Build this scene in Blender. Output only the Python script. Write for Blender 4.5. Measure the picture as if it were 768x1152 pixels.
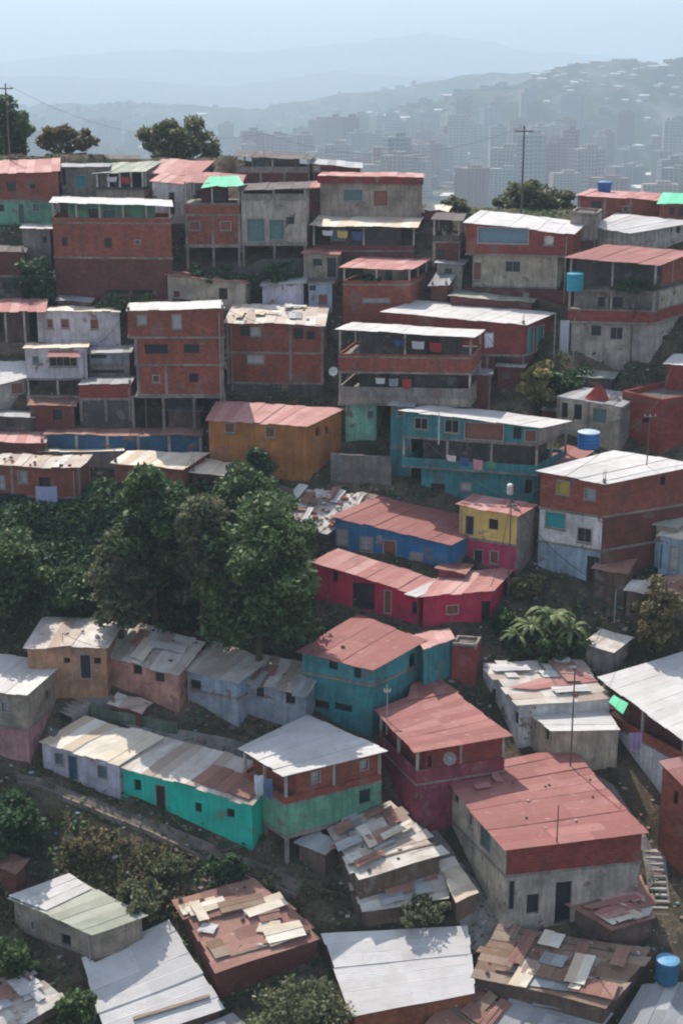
import bpy, math, random
import numpy as np
from mathutils import Vector
# ------------------------------------------------------------------ camera, sky, sun, exposure
sc = bpy.context.scene
for o in list(bpy.data.objects): bpy.data.objects.remove(o)
COL = sc.collection
PITCH = math.atan(466/1600.0); FOC = 1600.0
cam = bpy.data.objects.new('camera', bpy.data.cameras.new('camera')); COL.objects.link(cam)
cam.data.sensor_fit = 'VERTICAL'; cam.data.sensor_height = 24.0; cam.data.lens = 24.0*FOC/1152.0
cam.data.clip_start = 1.0; cam.data.clip_end = 40000.0
cam.location = (0, 0, 0); cam.rotation_euler = (math.pi/2 - PITCH, 0, 0)
sc.camera = cam
SUN_EL, SUN_AZ = 54.0, -26.0          # azimuth measured from straight ahead (+Y), negative = to the left
W = bpy.data.worlds.new('World'); sc.world = W; W.use_nodes = True
nt = W.node_tree; bg = nt.nodes['Background']
sky = nt.nodes.new('ShaderNodeTexSky'); sky.sky_type = 'NISHITA'; sky.sun_disc = False
sky.sun_elevation = math.radians(SUN_EL); sky.sun_rotation = math.radians(SUN_AZ)
sky.altitude = 900; sky.air_density = 1.0; sky.dust_density = 2.5; sky.ozone_density = 0.4
hs = nt.nodes.new('ShaderNodeHueSaturation'); hs.inputs['Saturation'].default_value = 0.66      # a milky, hazy sky
nt.links.new(sky.outputs[0], hs.inputs['Color']); nt.links.new(hs.outputs[0], bg.inputs[0]); bg.inputs[1].default_value = 0.15
sl = bpy.data.lights.new('sun', 'SUN'); sl.energy = 4.1; sl.angle = math.radians(0.5); sl.color = (1.0, 0.92, 0.81)
so = bpy.data.objects.new('sun', sl); COL.objects.link(so)
az, el = math.radians(SUN_AZ), math.radians(SUN_EL)
sd = Vector((math.sin(az)*math.cos(el), math.cos(az)*math.cos(el), math.sin(el)))
so.rotation_euler = sd.to_track_quat('Z', 'Y').to_euler(); so.location = (0, 0, 200)
vs = sc.view_settings; vs.view_transform = 'Standard'; vs.look = 'None'; vs.exposure = 0.62; vs.gamma = 1.0
vs.use_curve_mapping = False
sc.cycles.use_denoising = True; sc.cycles.max_bounces = 5; sc.cycles.diffuse_bounces = 3
sc.cycles.transparent_max_bounces = 8; sc.cycles.volume_bounces = 1; sc.cycles.caustics_reflective = False
HAZE_DENSITY = 0.00028
sc.cycles.filter_width = 2.1

# ------------------------------------------------------------------ measuring helpers
SP, CP = math.sin(PITCH), math.cos(PITCH)
def tdown(py): return math.tan(PITCH + math.atan((py-576)/FOC))
def xfac(px, py): return (px-384)/(FOC*(CP - SP*(py-576)/FOC))
def at(px, py, Y): return Vector((Y*xfac(px, py), Y, -Y*tdown(py)))
TAB = [(100,185),(150,166),(190,158),(250,151),(300,145),(400,134),(500,124),(600,114.5),(700,106),(800,99),(900,92.5),(1000,86.5),(1100,81),(1200,76)]
def lerp_tab(x, tab):
    if x <= tab[0][0]:
        a, b = tab[0], tab[1]
    elif x >= tab[-1][0]:
        a, b = tab[-2], tab[-1]
    else:
        for a, b in zip(tab, tab[1:]):
            if a[0] <= x <= b[0]: break
    return a[1] + (b[1]-a[1])*(x-a[0])/(b[0]-a[0])
def Yg(py): return lerp_tab(py, TAB)
PROF = [(y, -y*tdown(p)) for p, y in TAB if p >= 190][::-1]
def crest(x):
    k = min(1, max(0, (x+4)/12.0)); return -6.4 - 5.6*k
def slope_z(x, y):
    z = lerp_tab(y, PROF) if y > PROF[0][0] else PROF[0][1] - (PROF[0][0]-y)*0.45
    c = crest(x)
    if y > 150: z = min(z, c)
    z = min(z, c)
    if y > 162: z = c - (y-162)*0.42
    return z
rnd = random.Random(7)

# ------------------------------------------------------------------ materials
MATS = {}
def nodes(m):
    m.use_nodes = True
    n = m.node_tree; return n, n.nodes['Principled BSDF']
def N(n, t, **kw):
    x = n.nodes.new(t)
    for k, v in kw.items():
        if k.startswith('i_'):
            x.inputs[k[2:].replace('_', ' ')].default_value = v
        else: setattr(x, k, v)
    return x
def noise(n, vec, scale, detail=3, rough=0.6):
    x = N(n, 'ShaderNodeTexNoise'); x.inputs['Scale'].default_value = scale
    x.inputs['Detail'].default_value = detail; x.inputs['Roughness'].default_value = rough
    if vec: n.links.new(vec, x.inputs['Vector'])
    return x.outputs['Fac']
def ramp(n, fac, stops):
    r = N(n, 'ShaderNodeValToRGB'); e = r.color_ramp.elements
    while len(e) < len(stops): e.new(0.5)
    for el_, (p, c) in zip(e, stops):
        el_.position = p; el_.color = (*c, 1) if len(c) == 3 else c
    n.links.new(fac, r.inputs[0]); return r.outputs[0]
def mix(n, fac, a, b, mode='MIX'):
    m = N(n, 'ShaderNodeMix'); m.data_type = 'RGBA'; m.blend_type = mode
    if isinstance(fac, (int, float)): m.inputs[0].default_value = fac
    else: n.links.new(fac, m.inputs[0])
    for sock, v in ((m.inputs[6], a), (m.inputs[7], b)):
        if isinstance(v, tuple): sock.default_value = (*v, 1) if len(v) == 3 else v
        else: n.links.new(v, sock)
    return m.outputs[2]
def scaled(n, vec, s):
    m = N(n, 'ShaderNodeMapping'); m.inputs['Scale'].default_value = s; n.links.new(vec, m.inputs['Vector']); return m.outputs[0]
def bump(n, h, d, strength=0.5):
    b = N(n, 'ShaderNodeBump'); b.inputs['Strength'].default_value = strength; b.inputs['Distance'].default_value = d
    n.links.new(h, b.inputs['Height']); return b.outputs[0]
def geo(n): return N(n, 'ShaderNodeNewGeometry').outputs['Position']
def uvn(n): return N(n, 'ShaderNodeUVMap').outputs[0]
def paint(c, dirt=0.5, rough=0.85):
    dirt = min(.85, dirt+.12); key = ('paint', c, dirt)
    if key in MATS: return MATS[key]
    m = bpy.data.materials.new('painted_plaster'); n, b = nodes(m)
    g = geo(n); uv = uvn(n)
    d = tuple(v*0.34 + 0.02 for v in c)
    big = ramp(n, noise(n, g, 0.22, 3, 0.6), [(0.38, (0,0,0)), (0.62, (0.32,)*3)])
    c0 = mix(n, big, c, tuple(min(.8, v*0.72+0.085) for v in c))          # sun-faded areas
    f1 = ramp(n, noise(n, g, 0.55, 5, 0.65), [(0.38, (0,0,0)), (0.68, (min(1, dirt*1.5),)*3)])
    c1 = mix(n, f1, c0, d)
    st = ramp(n, noise(n, scaled(n, uv, (2.2, 0.22, 1)), 1.3, 5, 0.75), [(0.46, (0,0,0)), (0.66, (min(1, dirt*1.3),)*3)])
    c2 = mix(n, st, c1, tuple(v*0.4+0.015 for v in c))
    patch = ramp(n, noise(n, g, 0.9, 4, 0.6), [(0.61, (0,0,0)), (0.635, (dirt*0.9,)*3)])
    c3 = mix(n, patch, c2, tuple(v*0.55+0.11 for v in c))
    off = ramp(n, noise(n, g, 0.62, 6, 0.72), [(0.60, (0,0,0)), (0.615, (min(1, dirt*1.6),)*3)])      # plaster fallen off the blocks
    c3 = mix(n, off, c3, (0.20, 0.13, 0.105))
    n.links.new(c3, b.inputs['Base Color']); b.inputs['Roughness'].default_value = rough
    b.inputs['Specular IOR Level'].default_value = 0.2
    n.links.new(bump(n, noise(n, g, 6, 4, 0.7), 0.02, 0.6), b.inputs['Normal'])
    MATS[key] = m; return m
def brick(c=(0.33,0.088,0.056), var=1.0):
    key = ('brick', c)
    if key in MATS: return MATS[key]
    m = bpy.data.materials.new('hollow_clay_brick'); n, b = nodes(m)
    uv = uvn(n); g = geo(n)
    bt = N(n, 'ShaderNodeTexBrick'); n.links.new(uv, bt.inputs['Vector'])
    bt.inputs['Color1'].default_value = (*[v*1.12 for v in c], 1); bt.inputs['Color2'].default_value = (*[v*0.74 for v in c], 1)
    bt.inputs['Mortar'].default_value = (0.2, 0.135, 0.115, 1)
    bt.inputs['Scale'].default_value = 1; bt.inputs['Brick Width'].default_value = 0.34; bt.inputs['Row Height'].default_value = 0.22
    bt.inputs['Mortar Size'].default_value = 0.012; bt.inputs['Mortar Smooth'].default_value = 0.3
    f1 = ramp(n, noise(n, g, 0.7, 5, 0.65), [(0.4, (0,0,0)), (0.75, (0.75,)*3)])
    c1 = mix(n, f1, bt.outputs['Color'], tuple(v*0.42+0.012 for v in c))
    st = ramp(n, noise(n, scaled(n, uv, (1.8, 0.25, 1)), 1.1, 4, 0.7), [(0.48, (0,0,0)), (0.66, (0.6,)*3)])
    c2 = mix(n, st, c1, (0.12, 0.075, 0.065))
    pt = ramp(n, noise(n, g, 0.45, 2, 0.5), [(0.63, (0,0,0)), (0.66, (0.4,)*3)])
    c3 = mix(n, pt, c2, (0.2, 0.16, 0.145))
    n.links.new(c3, b.inputs['Base Color']); b.inputs['Roughness'].default_value = 0.92
    b.inputs['Specular IOR Level'].default_value = 0.1
    n.links.new(bump(n, bt.outputs['Fac'], -0.015, 0.6), b.inputs['Normal'])
    MATS[key] = m; return m
ROOFC = {  # three sheet colours, rust amount, gloss
 'white': ((0.56,0.545,0.535),(0.50,0.485,0.475),(0.61,0.595,0.585),0.4,0.7),
 'aged':  ((0.54,0.48,0.42),(0.64,0.61,0.57),(0.38,0.29,0.235),0.7,0.75),
 'patch': ((0.55,0.50,0.44),(0.26,0.17,0.13),(0.68,0.65,0.60),0.9,0.8),
 'red':   ((0.315,0.125,0.112),(0.27,0.10,0.092),(0.38,0.17,0.152),0.6,0.65),
 'pink':  ((0.44,0.21,0.19),(0.37,0.155,0.143),(0.56,0.34,0.315),0.6,0.75),
 'rust':  ((0.30,0.155,0.12),(0.38,0.22,0.18),(0.22,0.12,0.10),0.7,0.85),
 'board': ((0.27,0.18,0.13),(0.36,0.29,0.24),(0.20,0.125,0.09),0.6,0.9),
 'grey':  ((0.33,0.34,0.35),(0.42,0.43,0.43),(0.24,0.24,0.25),0.4,0.7),
 'moss':  ((0.33,0.35,0.28),(0.42,0.43,0.36),(0.25,0.27,0.22),0.5,0.8),
 'green': ((0.12,0.55,0.32),(0.16,0.62,0.38),(0.10,0.45,0.27),0.1,0.6),
 'dark':  ((0.10,0.085,0.08),(0.14,0.12,0.11),(0.08,0.065,0.06),0.4,0.8),
 'cream': ((0.68,0.60,0.48),(0.75,0.70,0.62),(0.55,0.44,0.33),0.45,0.8),
}
def roofmat(kind):
    key = ('roof', kind)
    if key in MATS: return MATS[key]
    ca, cb, cc, ru, gl = ROOFC[kind]
    m = bpy.data.materials.new('corrugated_sheet_'+kind); n, b = nodes(m)
    uv = uvn(n); g = geo(n)
    at_ = N(n, 'ShaderNodeAttribute'); at_.attribute_name = 'tint'
    base = ramp(n, at_.outputs['Fac'], [(0.0, cb), (0.45, ca), (1.0, cc)])
    fa = ramp(n, noise(n, g, 0.5, 6, 0.7), [(0.45, (0,0,0)), (0.7, (ru,)*3)])
    rc = tuple(x*0.45 + y*0.55 for x, y in zip(ca, (0.16,0.085,0.06)))
    c1 = mix(n, fa, base, rc)
    stk = ramp(n, noise(n, scaled(n, uv, (3.5, 0.28, 1)), 1.6, 4, 0.7), [(0.5, (0,0,0)), (0.78, (ru,)*3)])
    c2 = mix(n, stk, c1, tuple(x*0.55+0.02 for x in ca))
    lt = ramp(n, noise(n, scaled(n, uv, (1.2, 0.8, 1)), 1.7, 5, 0.75), [(0.58, (0,0,0)), (0.68, (0.6 if kind not in ('white','dark') else 0.15,)*3)])
    c3 = mix(n, lt, c2, tuple(min(0.85, x*0.6+0.25) for x in ca))
    sp = ramp(n, noise(n, g, 2.6, 3, 0.6), [(0.66, (0,0,0)), (0.72, (min(1, ru*1.1),)*3)])
    c4 = mix(n, sp, c3, tuple(x*0.35+0.01 for x in ca))
    n.links.new(c4, b.inputs['Base Color']); b.inputs['Roughness'].default_value = gl
    b.inputs['Specular IOR Level'].default_value = 0.3
    w = N(n, 'ShaderNodeTexWave'); w.bands_direction = 'X'; w.inputs['Scale'].default_value = 2.4; w.inputs['Distortion'].default_value = 0.0
    n.links.new(uv, w.inputs['Vector'])
    add = N(n, 'ShaderNodeMath'); add.operation = 'MULTIPLY_ADD'; n.links.new(noise(n, g, 1.5, 3, 0.6), add.inputs[0]); add.inputs[1].default_value = 1.6
    n.links.new(w.outputs['Fac'], add.inputs[2])
    n.links.new(bump(n, add.outputs[0], 0.035, 0.55), b.inputs['Normal'])
    MATS[key] = m; return m
def simple(name, c, rough=0.8, metal=0.0, var=0.25, scale=3.0, spec=0.3):
    key = ('s', name, c)
    if key in MATS: return MATS[key]
    m = bpy.data.materials.new(name); n, b = nodes(m)
    f = ramp(n, noise(n, geo(n), scale, 4, 0.65), [(0.35, (0,0,0)), (0.7, (1,1,1))])
    n.links.new(mix(n, f, c, tuple(v*(1-var) for v in c)), b.inputs['Base Color'])
    b.inputs['Roughness'].default_value = rough; b.inputs['Metallic'].default_value = metal
    b.inputs['Specular IOR Level'].default_value = spec
    MATS[key] = m; return m
def dark_pane_mat():
    key = 'glass'
    if key in MATS: return MATS[key]
    m = simple('glass_and_painted_dark', (0.022,0.028,0.032), 0.22, 0, 0.4, 2.0, 0.5); MATS[key] = m; return m
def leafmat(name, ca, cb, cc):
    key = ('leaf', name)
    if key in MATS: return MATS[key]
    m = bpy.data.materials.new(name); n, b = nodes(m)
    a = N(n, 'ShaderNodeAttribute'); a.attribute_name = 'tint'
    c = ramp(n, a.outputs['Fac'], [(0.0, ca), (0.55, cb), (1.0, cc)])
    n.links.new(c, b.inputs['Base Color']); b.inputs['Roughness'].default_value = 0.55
    b.inputs['Specular IOR Level'].default_value = 0.3
    tr = N(n, 'ShaderNodeBsdfTranslucent'); n.links.new(c, tr.inputs[0])
    ms = N(n, 'ShaderNodeMixShader'); ms.inputs[0].default_value = 0.32
    n.links.new(b.outputs[0], ms.inputs[1]); n.links.new(tr.outputs[0], ms.inputs[2])
    n.links.new(ms.outputs[0], n.nodes['Material Output'].inputs[0])
    MATS[key] = m; return m

# ------------------------------------------------------------------ mesh building
class MB:
    def __init__(s): s.v = []; s.f = []; s.uv = []; s.t = []
    def face(s, pts, uvs=None, tint=0.5):
        i = len(s.v); s.v += [tuple(p) for p in pts]; s.f.append(tuple(range(i, i+len(pts))))
        s.uv.append(uvs or [(0, 0)]*len(pts)); s.t.append(tint)
    def idx(s, ids, uvs=None, tint=0.5):
        s.f.append(tuple(ids)); s.uv.append(uvs or [(0, 0)]*len(ids)); s.t.append(tint)
    def box(s, c, ax, ay, hz, tint=0.5):
        """centre c, half axes ax, ay (2D/3D vectors), half height hz"""
        c = Vector(c); ax = Vector((ax[0], ax[1], ax[2] if len(ax) > 2 else 0)); ay = Vector((ay[0], ay[1], ay[2] if len(ay) > 2 else 0)); az_ = Vector((0, 0, hz))
        i = len(s.v)
        for k in (-1, 1):
            for a, b_ in ((-1,-1),(1,-1),(1,1),(-1,1)):
                s.v.append(tuple(c + ax*a + ay*b_ + az_*k))
        la, lb = 2*ax.length, 2*ay.length
        for q, (w, h) in (((3,2,1,0),(la,lb)), ((4,5,6,7),(la,lb)), ((0,1,5,4),(la,2*hz)), ((1,2,6,5),(lb,2*hz)), ((2,3,7,6),(la,2*hz)), ((3,0,4,7),(lb,2*hz))):
            s.f.append(tuple(i+j for j in q)); s.uv.append([(0,0),(w,0),(w,h),(0,h)]); s.t.append(tint)
    def prism(s, poly, z0, z1s, top=True, bottom=True):
        n_ = len(poly)
        if not isinstance(z1s, (list, tuple)): z1s = [z1s]*n_
        i = len(s.v)
        s.v += [(p[0], p[1], z0) for p in poly] + [(p[0], p[1], z) for p, z in zip(poly, z1s)]
        for k in range(n_):
            j = (k+1) % n_; L = math.dist(poly[k][:2], poly[j][:2])
            s.idx((i+k, i+j, i+n_+j, i+n_+k), [(0, z0), (L, z0), (L, z1s[j]), (0, z1s[k])])
        if top: s.idx([i+n_+k for k in range(n_)], [(p[0], p[1]) for p in poly])
        if bottom: s.idx([i+k for k in range(n_)][::-1], [(p[0], p[1]) for p in poly][::-1])
    def tube(s, p0, p1, r0, r1, k=7, cap=True):
        p0, p1 = Vector(p0), Vector(p1); d = (p1-p0).normalized()
        a = d.orthogonal().normalized(); b_ = d.cross(a); i = len(s.v)
        for p, r in ((p0, r0), (p1, r1)):
            for q in range(k):
                t = 2*math.pi*q/k; s.v.append(tuple(p + a*(r*math.cos(t)) + b_*(r*math.sin(t))))
        for q in range(k):
            j = (q+1) % k; s.idx((i+q, i+j, i+k+j, i+k+q))
        if cap:
            s.idx([i+q for q in range(k)][::-1]); s.idx([i+k+q for q in range(k)])
    def lathe(s, c, prof, k=20):
        i = len(s.v); n_ = len(prof)
        for r, z in prof:
            for q in range(k):
                t = 2*math.pi*q/k; s.v.append((c[0]+r*math.cos(t), c[1]+r*math.sin(t), c[2]+z))
        for a in range(n_-1):
            for q in range(k):
                j = (q+1) % k; s.idx((i+a*k+q, i+a*k+j, i+(a+1)*k+j, i+(a+1)*k+q))
        s.idx([i+q for q in range(k)][::-1]); s.idx([i+(n_-1)*k+q for q in range(k)])
    def build(s, name, mat, parent=None, origin=None, smooth=False):
        o0 = Vector(parent['_o']) if parent is not None and '_o' in parent else Vector(origin or (0, 0, 0))
        me = bpy.data.meshes.new(name)
        v = [(x-o0.x, y-o0.y, z-o0.z) for x, y, z in s.v]
        me.from_pydata(v, [], s.f); me.materials.append(mat)
        uvl = me.uv_layers.new(name='UVMap')
        flat = [c for u in s.uv for p in u for c in p]
        uvl.data.foreach_set('uv', flat)
        a = me.attributes.new('tint', 'FLOAT', 'FACE'); a.data.foreach_set('value', s.t)
        if smooth: me.polygons.foreach_set('use_smooth', [True]*len(s.f))
        me.update()
        ob = bpy.data.objects.new(name, me); COL.objects.link(ob)
        if parent is not None: ob.parent = parent
        else: ob.location = o0
        return ob
ROOTS = []
def tag(o, label=None, cat=None, group=None, kind=None):
    if label: o['label'] = label
    if cat: o['category'] = cat
    if group: o['group'] = group
    if kind: o['kind'] = kind
    return o
def thing(name, label, cat, loc, group=None):
    e = bpy.data.objects.new(name, None); COL.objects.link(e); e.location = loc; e.empty_display_size = 0.5
    e['_o'] = tuple(loc); ROOTS.append(e)
    return tag(e, label, cat, group)
def sub(mb, name, mat, part, smooth=False):
    """a sub-part: child of a part mesh (whose local frame is its thing's)"""
    root = part.parent; o = mb.build(name, mat, root, smooth=smooth); o.parent = part; return o
# ------------------------------------------------------------------ houses: geometry
def offset_poly(poly, d):
    """inset (d > 0) a CCW polygon"""
    n_ = len(poly); L = []
    if not isinstance(d, (list, tuple)): d = [d]*n_
    for i in range(n_):
        a, b = Vector(poly[i][:2]), Vector(poly[(i+1) % n_][:2]); t = (b-a).normalized(); nn = Vector((-t.y, t.x))
        L.append((a + nn*d[i], t))
    out = []
    for i in range(n_):
        (p, r), (q, s_) = L[i-1], L[i]
        den = r.x*s_.y - r.y*s_.x
        if abs(den) < 1e-6: out.append(tuple(q)); continue
        u = ((q.x-p.x)*s_.y - (q.y-p.y)*s_.x)/den
        out.append((p.x+r.x*u, p.y+r.y*u))
    return out
def plane_fit(P):
    A = np.array([[p.x, p.y, 1] for p in P]); z = np.array([p.z for p in P])
    c = np.linalg.lstsq(A, z, rcond=None)[0]; return c
WALL = {
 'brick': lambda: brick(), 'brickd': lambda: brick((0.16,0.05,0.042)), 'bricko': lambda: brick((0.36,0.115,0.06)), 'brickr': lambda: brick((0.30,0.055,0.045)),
 'conc': lambda: paint((0.31,0.27,0.235), 0.7), 'concd': lambda: paint((0.105,0.092,0.082), 0.7), 'concl': lambda: paint((0.46,0.40,0.345), 0.6),  # concd: concrete darkened to paint veranda shade in; outer walls share it
 'cream': lambda: paint((0.54,0.46,0.355), 0.6), 'beige': lambda: paint((0.40,0.325,0.26), 0.6), 'white': lambda: paint((0.70,0.69,0.69), 0.45),
 'lilac': lambda: paint((0.56,0.53,0.62), 0.4), 'lilacw': lambda: paint((0.62,0.57,0.62), 0.4), 'teal': lambda: paint((0.045,0.25,0.27), 0.45), 'teall': lambda: paint((0.08,0.42,0.36), 0.4),
 'tealm': lambda: paint((0.065,0.30,0.32), 0.45), 'aqua': lambda: paint((0.012,0.52,0.40), 0.25), 'mint': lambda: paint((0.27,0.58,0.43), 0.4), 'green': lambda: paint((0.08,0.42,0.20), 0.4),
 'greens': lambda: paint((0.17,0.42,0.27), 0.5), 'blue': lambda: paint((0.02,0.17,0.38), 0.35), 'blued': lambda: paint((0.02,0.10,0.20), 0.4), 'bluel': lambda: paint((0.33,0.43,0.53), 0.45),
 'crim': lambda: paint((0.50,0.018,0.075), 0.35), 'crimd': lambda: paint((0.30,0.05,0.075), 0.5), 'mag': lambda: paint((0.48,0.05,0.12), 0.4), 'yellow': lambda: paint((0.74,0.54,0.17), 0.22),
 'ochre': lambda: paint((0.50,0.19,0.05), 0.4), 'orange': lambda: paint((0.50,0.27,0.16), 0.5), 'salmon': lambda: paint((0.56,0.28,0.22), 0.45), 'pinkw': lambda: paint((0.52,0.27,0.27), 0.5),
 'redp': lambda: paint((0.25,0.035,0.032), 0.5), 'greyb': lambda: paint((0.36,0.40,0.46), 0.5), 'earth': lambda: paint((0.16,0.10,0.075), 0.6), 'wood': lambda: paint((0.20,0.13,0.09), 0.7),
}
def wm(k): return WALL[k]()
def frame_m(): return paint((0.30,0.25,0.225), 0.7)
HOUSES = []
def H(name, label, cat, q, base, lv, roof='white', dY=None, s=0.0, a=None, over=0.25, wins=(), group=None, Y=None, extra=None, ext=3.0, side=True, part_of=None, rows=1, rag=0.12, swap=False, thick=0.03):
    """q: four eave corners in the photograph (front-left, front-right, back-right, back-left); base: where the foot of the
    nearest corner meets the ground there. Turned into metres here; everything after is built in metres."""
    if a is None: a = 0 if q[0][1] >= q[1][1] else 1
    Y0 = Y if Y else Yg(base)
    if dY is not None:
        ys = [Y0+d for d in dY]
        if len(ys) == 3:
            P0, P1, P3 = at(*q[0], ys[0]), at(*q[1], ys[1]), at(*q[3], ys[2]); P = [P0, P1, P1+P3-P0, P3]
        else: P = [at(*q[i], ys[i]) for i in range(4)]
    else:
        z0 = -Y0*tdown(q[a][1])
        while True:                     # steepen the sheet roof until it clears the hillside behind the house
            P = [at(px, py, (s*Y0 - z0)/(tdown(py)+s)) for (px, py) in q]
            if s > 0.5 or min(p.z - slope_z(p.x, p.y) for p in P) > 0.55: break
            s += 0.02
    pl = plane_fit(P)
    h = dict(name=name, label=label, cat=cat, P=P, pl=pl, lv=[], roof=roof, over=over, wins=wins, group=group, extra=extra, ext=ext, rows=rows, rag=rag, part_of=part_of, swap=swap, thick=thick, side=side)
    h['Ya'] = P[a].y
    zt = None
    for L in lv:
        py, kind, mat = L[:3]; opt = L[3] if len(L) > 3 else {}
        z = -P[a].y*tdown(py)
        io = opt.get('inset', 0)
        ins = [over+i_ for i_ in io] if isinstance(io, tuple) else over + io
        h['lv'].append(dict(z1=zt, z0=z, kind=kind, mat=mat, opt=opt, poly=offset_poly([(p.x, p.y) for p in P], ins)))
        zt = z
    h['zb'] = zt
    e = [math.dist(P[i][:2], P[(i+1) % 4][:2]) for i in range(4)]
    sl_ = math.hypot(pl[0], pl[1])
    print('%-34s Y%6.1f edges %s  z%6.1f..%6.1f slope %.2f h %.1f clear %.1f' % (label[:34], P[a].y, ' '.join('%4.1f' % x for x in e), zt, P[a].z, sl_, P[a].z-zt, min(p.z - slope_z(p.x, p.y) for p in P)))
    HOUSES.append(h); return h

def wall_cells(mb, rv, A, B, z0, zA, zB, wins, depth):
    """one wall face from A to B (2D), bottom z0, top zA/zB, with rectangular holes (u0,u1,w0,w1)"""
    A, B = Vector(A), Vector(B); L = (B-A).length; t = (B-A)/L; nn = Vector((-t.y, t.x))   # inward
    def P(u, z, d=0): return (A.x+t.x*u+nn.x*d, A.y+t.y*u+nn.y*d, z)
    def top(u): return zA + (zB-zA)*u/L
    us = sorted({0.0, L, *[w[0] for w in wins], *[w[1] for w in wins]})
    for ua, ub in zip(us, us[1:]):
        if ub-ua < 1e-4: continue
        hs = sorted([(w[2], w[3]) for w in wins if w[0] <= ua+1e-5 and w[1] >= ub-1e-5])
        z = z0
        for c, d in hs:
            if c > z+1e-4: mb.face([P(ua,z),P(ub,z),P(ub,c),P(ua,c)], [(ua,z),(ub,z),(ub,c),(ua,c)])
            z = max(z, d)
        mb.face([P(ua,z),P(ub,z),P(ub,top(ub)),P(ua,top(ua))], [(ua,z),(ub,z),(ub,top(ub)),(ua,top(ua))])
    for (ua, ub, c, d) in wins:
        D = depth
        for q in ([P(ua,c),P(ub,c),P(ub,c,D),P(ua,c,D)], [P(ua,d,D),P(ub,d,D),P(ub,d),P(ua,d)], [P(ua,c),P(ua,c,D),P(ua,d,D),P(ua,d)], [P(ub,c,D),P(ub,c),P(ub,d),P(ub,d,D)]):
            mb.face(q, [(0,0),(D,0),(D,1),(0,1)])
    return P
def zroof(h, p): return h['pl'][0]*p[0] + h['pl'][1]*p[1] + h['pl'][2]
def hit_window(h, w):
    x0, y0, x1, y1, st = w[:5]; xm, ym = (x0+x1)/2, (y0+y1)/2; best = None
    for li, L in enumerate(h['lv']):
        if L['kind'] in ('stilt', 'none'): continue
        poly = L['poly'] if L['kind'] == 'solid' else L.get('inner')
        if poly is None: continue
        for i in range(len(poly)):
            A, B = Vector(poly[i]), Vector(poly[(i+1) % len(poly)]); t = (B-A); Ln = t.length; t /= Ln; nn = Vector((-t.y, t.x))
            def hit(px, py):
                d = Vector((xfac(px, py), 1.0)); den = d.dot(nn)
                if abs(den) < 1e-6: return None
                y = A.dot(nn)/den; return y, Vector((d.x*y, y))
            m = hit(xm, ym)
            if not m: continue
            if Vector((xfac(xm, ym), 1.0)).dot(nn) < 0.02: continue
            y, p = m; u = (p-A).dot(t); z = -y*tdown(ym)
            ztop = L['z1'] if L['z1'] is not None else zroof(h, p)
            strict = L['z0'] < z < ztop
            if -0.2 < u < Ln+0.2 and L['z0']-0.6 < z < ztop+0.15 and (best is None or (strict and not best[7]) or (y < best[0] and strict == best[7])):
                a_, b_ = hit(x0, ym), hit(x1, ym)
                ua, ub = sorted(((a_[1]-A).dot(t), (b_[1]-A).dot(t)))
                za, zb = -y*tdown(y1), -y*tdown(y0)
                ua, ub = max(0.08, ua), min(Ln-0.08, ub); za, zb = max(za, L['z0']+(0.0 if st[0] == 'd' else 0.02)), min(zb, ztop-0.12)
                best = (y, li, i, ua, ub, za, zb, strict)
    return best
def ring(mb, P, ua, ub, c, d, w, out, dep):
    """connected window surround"""
    i = len(mb.v)
    for dd in (-out, dep):
        for (u, z) in ((ua,c),(ub,c),(ub,d),(ua,d)): mb.v.append(P(u, z, dd))
        for (u, z) in ((ua+w,c+w),(ub-w,c+w),(ub-w,d-w),(ua+w,d-w)): mb.v.append(P(u, z, dd))
    for k in range(4):
        j = (k+1) % 4
        mb.idx((i+k, i+j, i+4+j, i+4+k)); mb.idx((i+8+k, i+12+k, i+12+j, i+8+j))
        mb.idx((i+k, i+8+k, i+8+j, i+j)); mb.idx((i+4+k, i+4+j, i+12+j, i+12+k))
DOORC = {'d': (0.03,0.03,0.035), 'dr': (0.30,0.04,0.035), 'dw': (0.5,0.48,0.46), 'do': (0.42,0.19,0.12), 'db': (0.03,0.10,0.16), 'dg': (0.06,0.14,0.12)}
PANE = {'w': None, 'h': None, 'c': (0.55,0.52,0.50), 'r': (0.30,0.09,0.07), 'y': (0.50,0.38,0.06), 'g': (0.10,0.20,0.19), 'b': (0.16,0.24,0.30), 't': (0.03,0.32,0.33), 'n': (0.25,0.10,0.07)}
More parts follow.
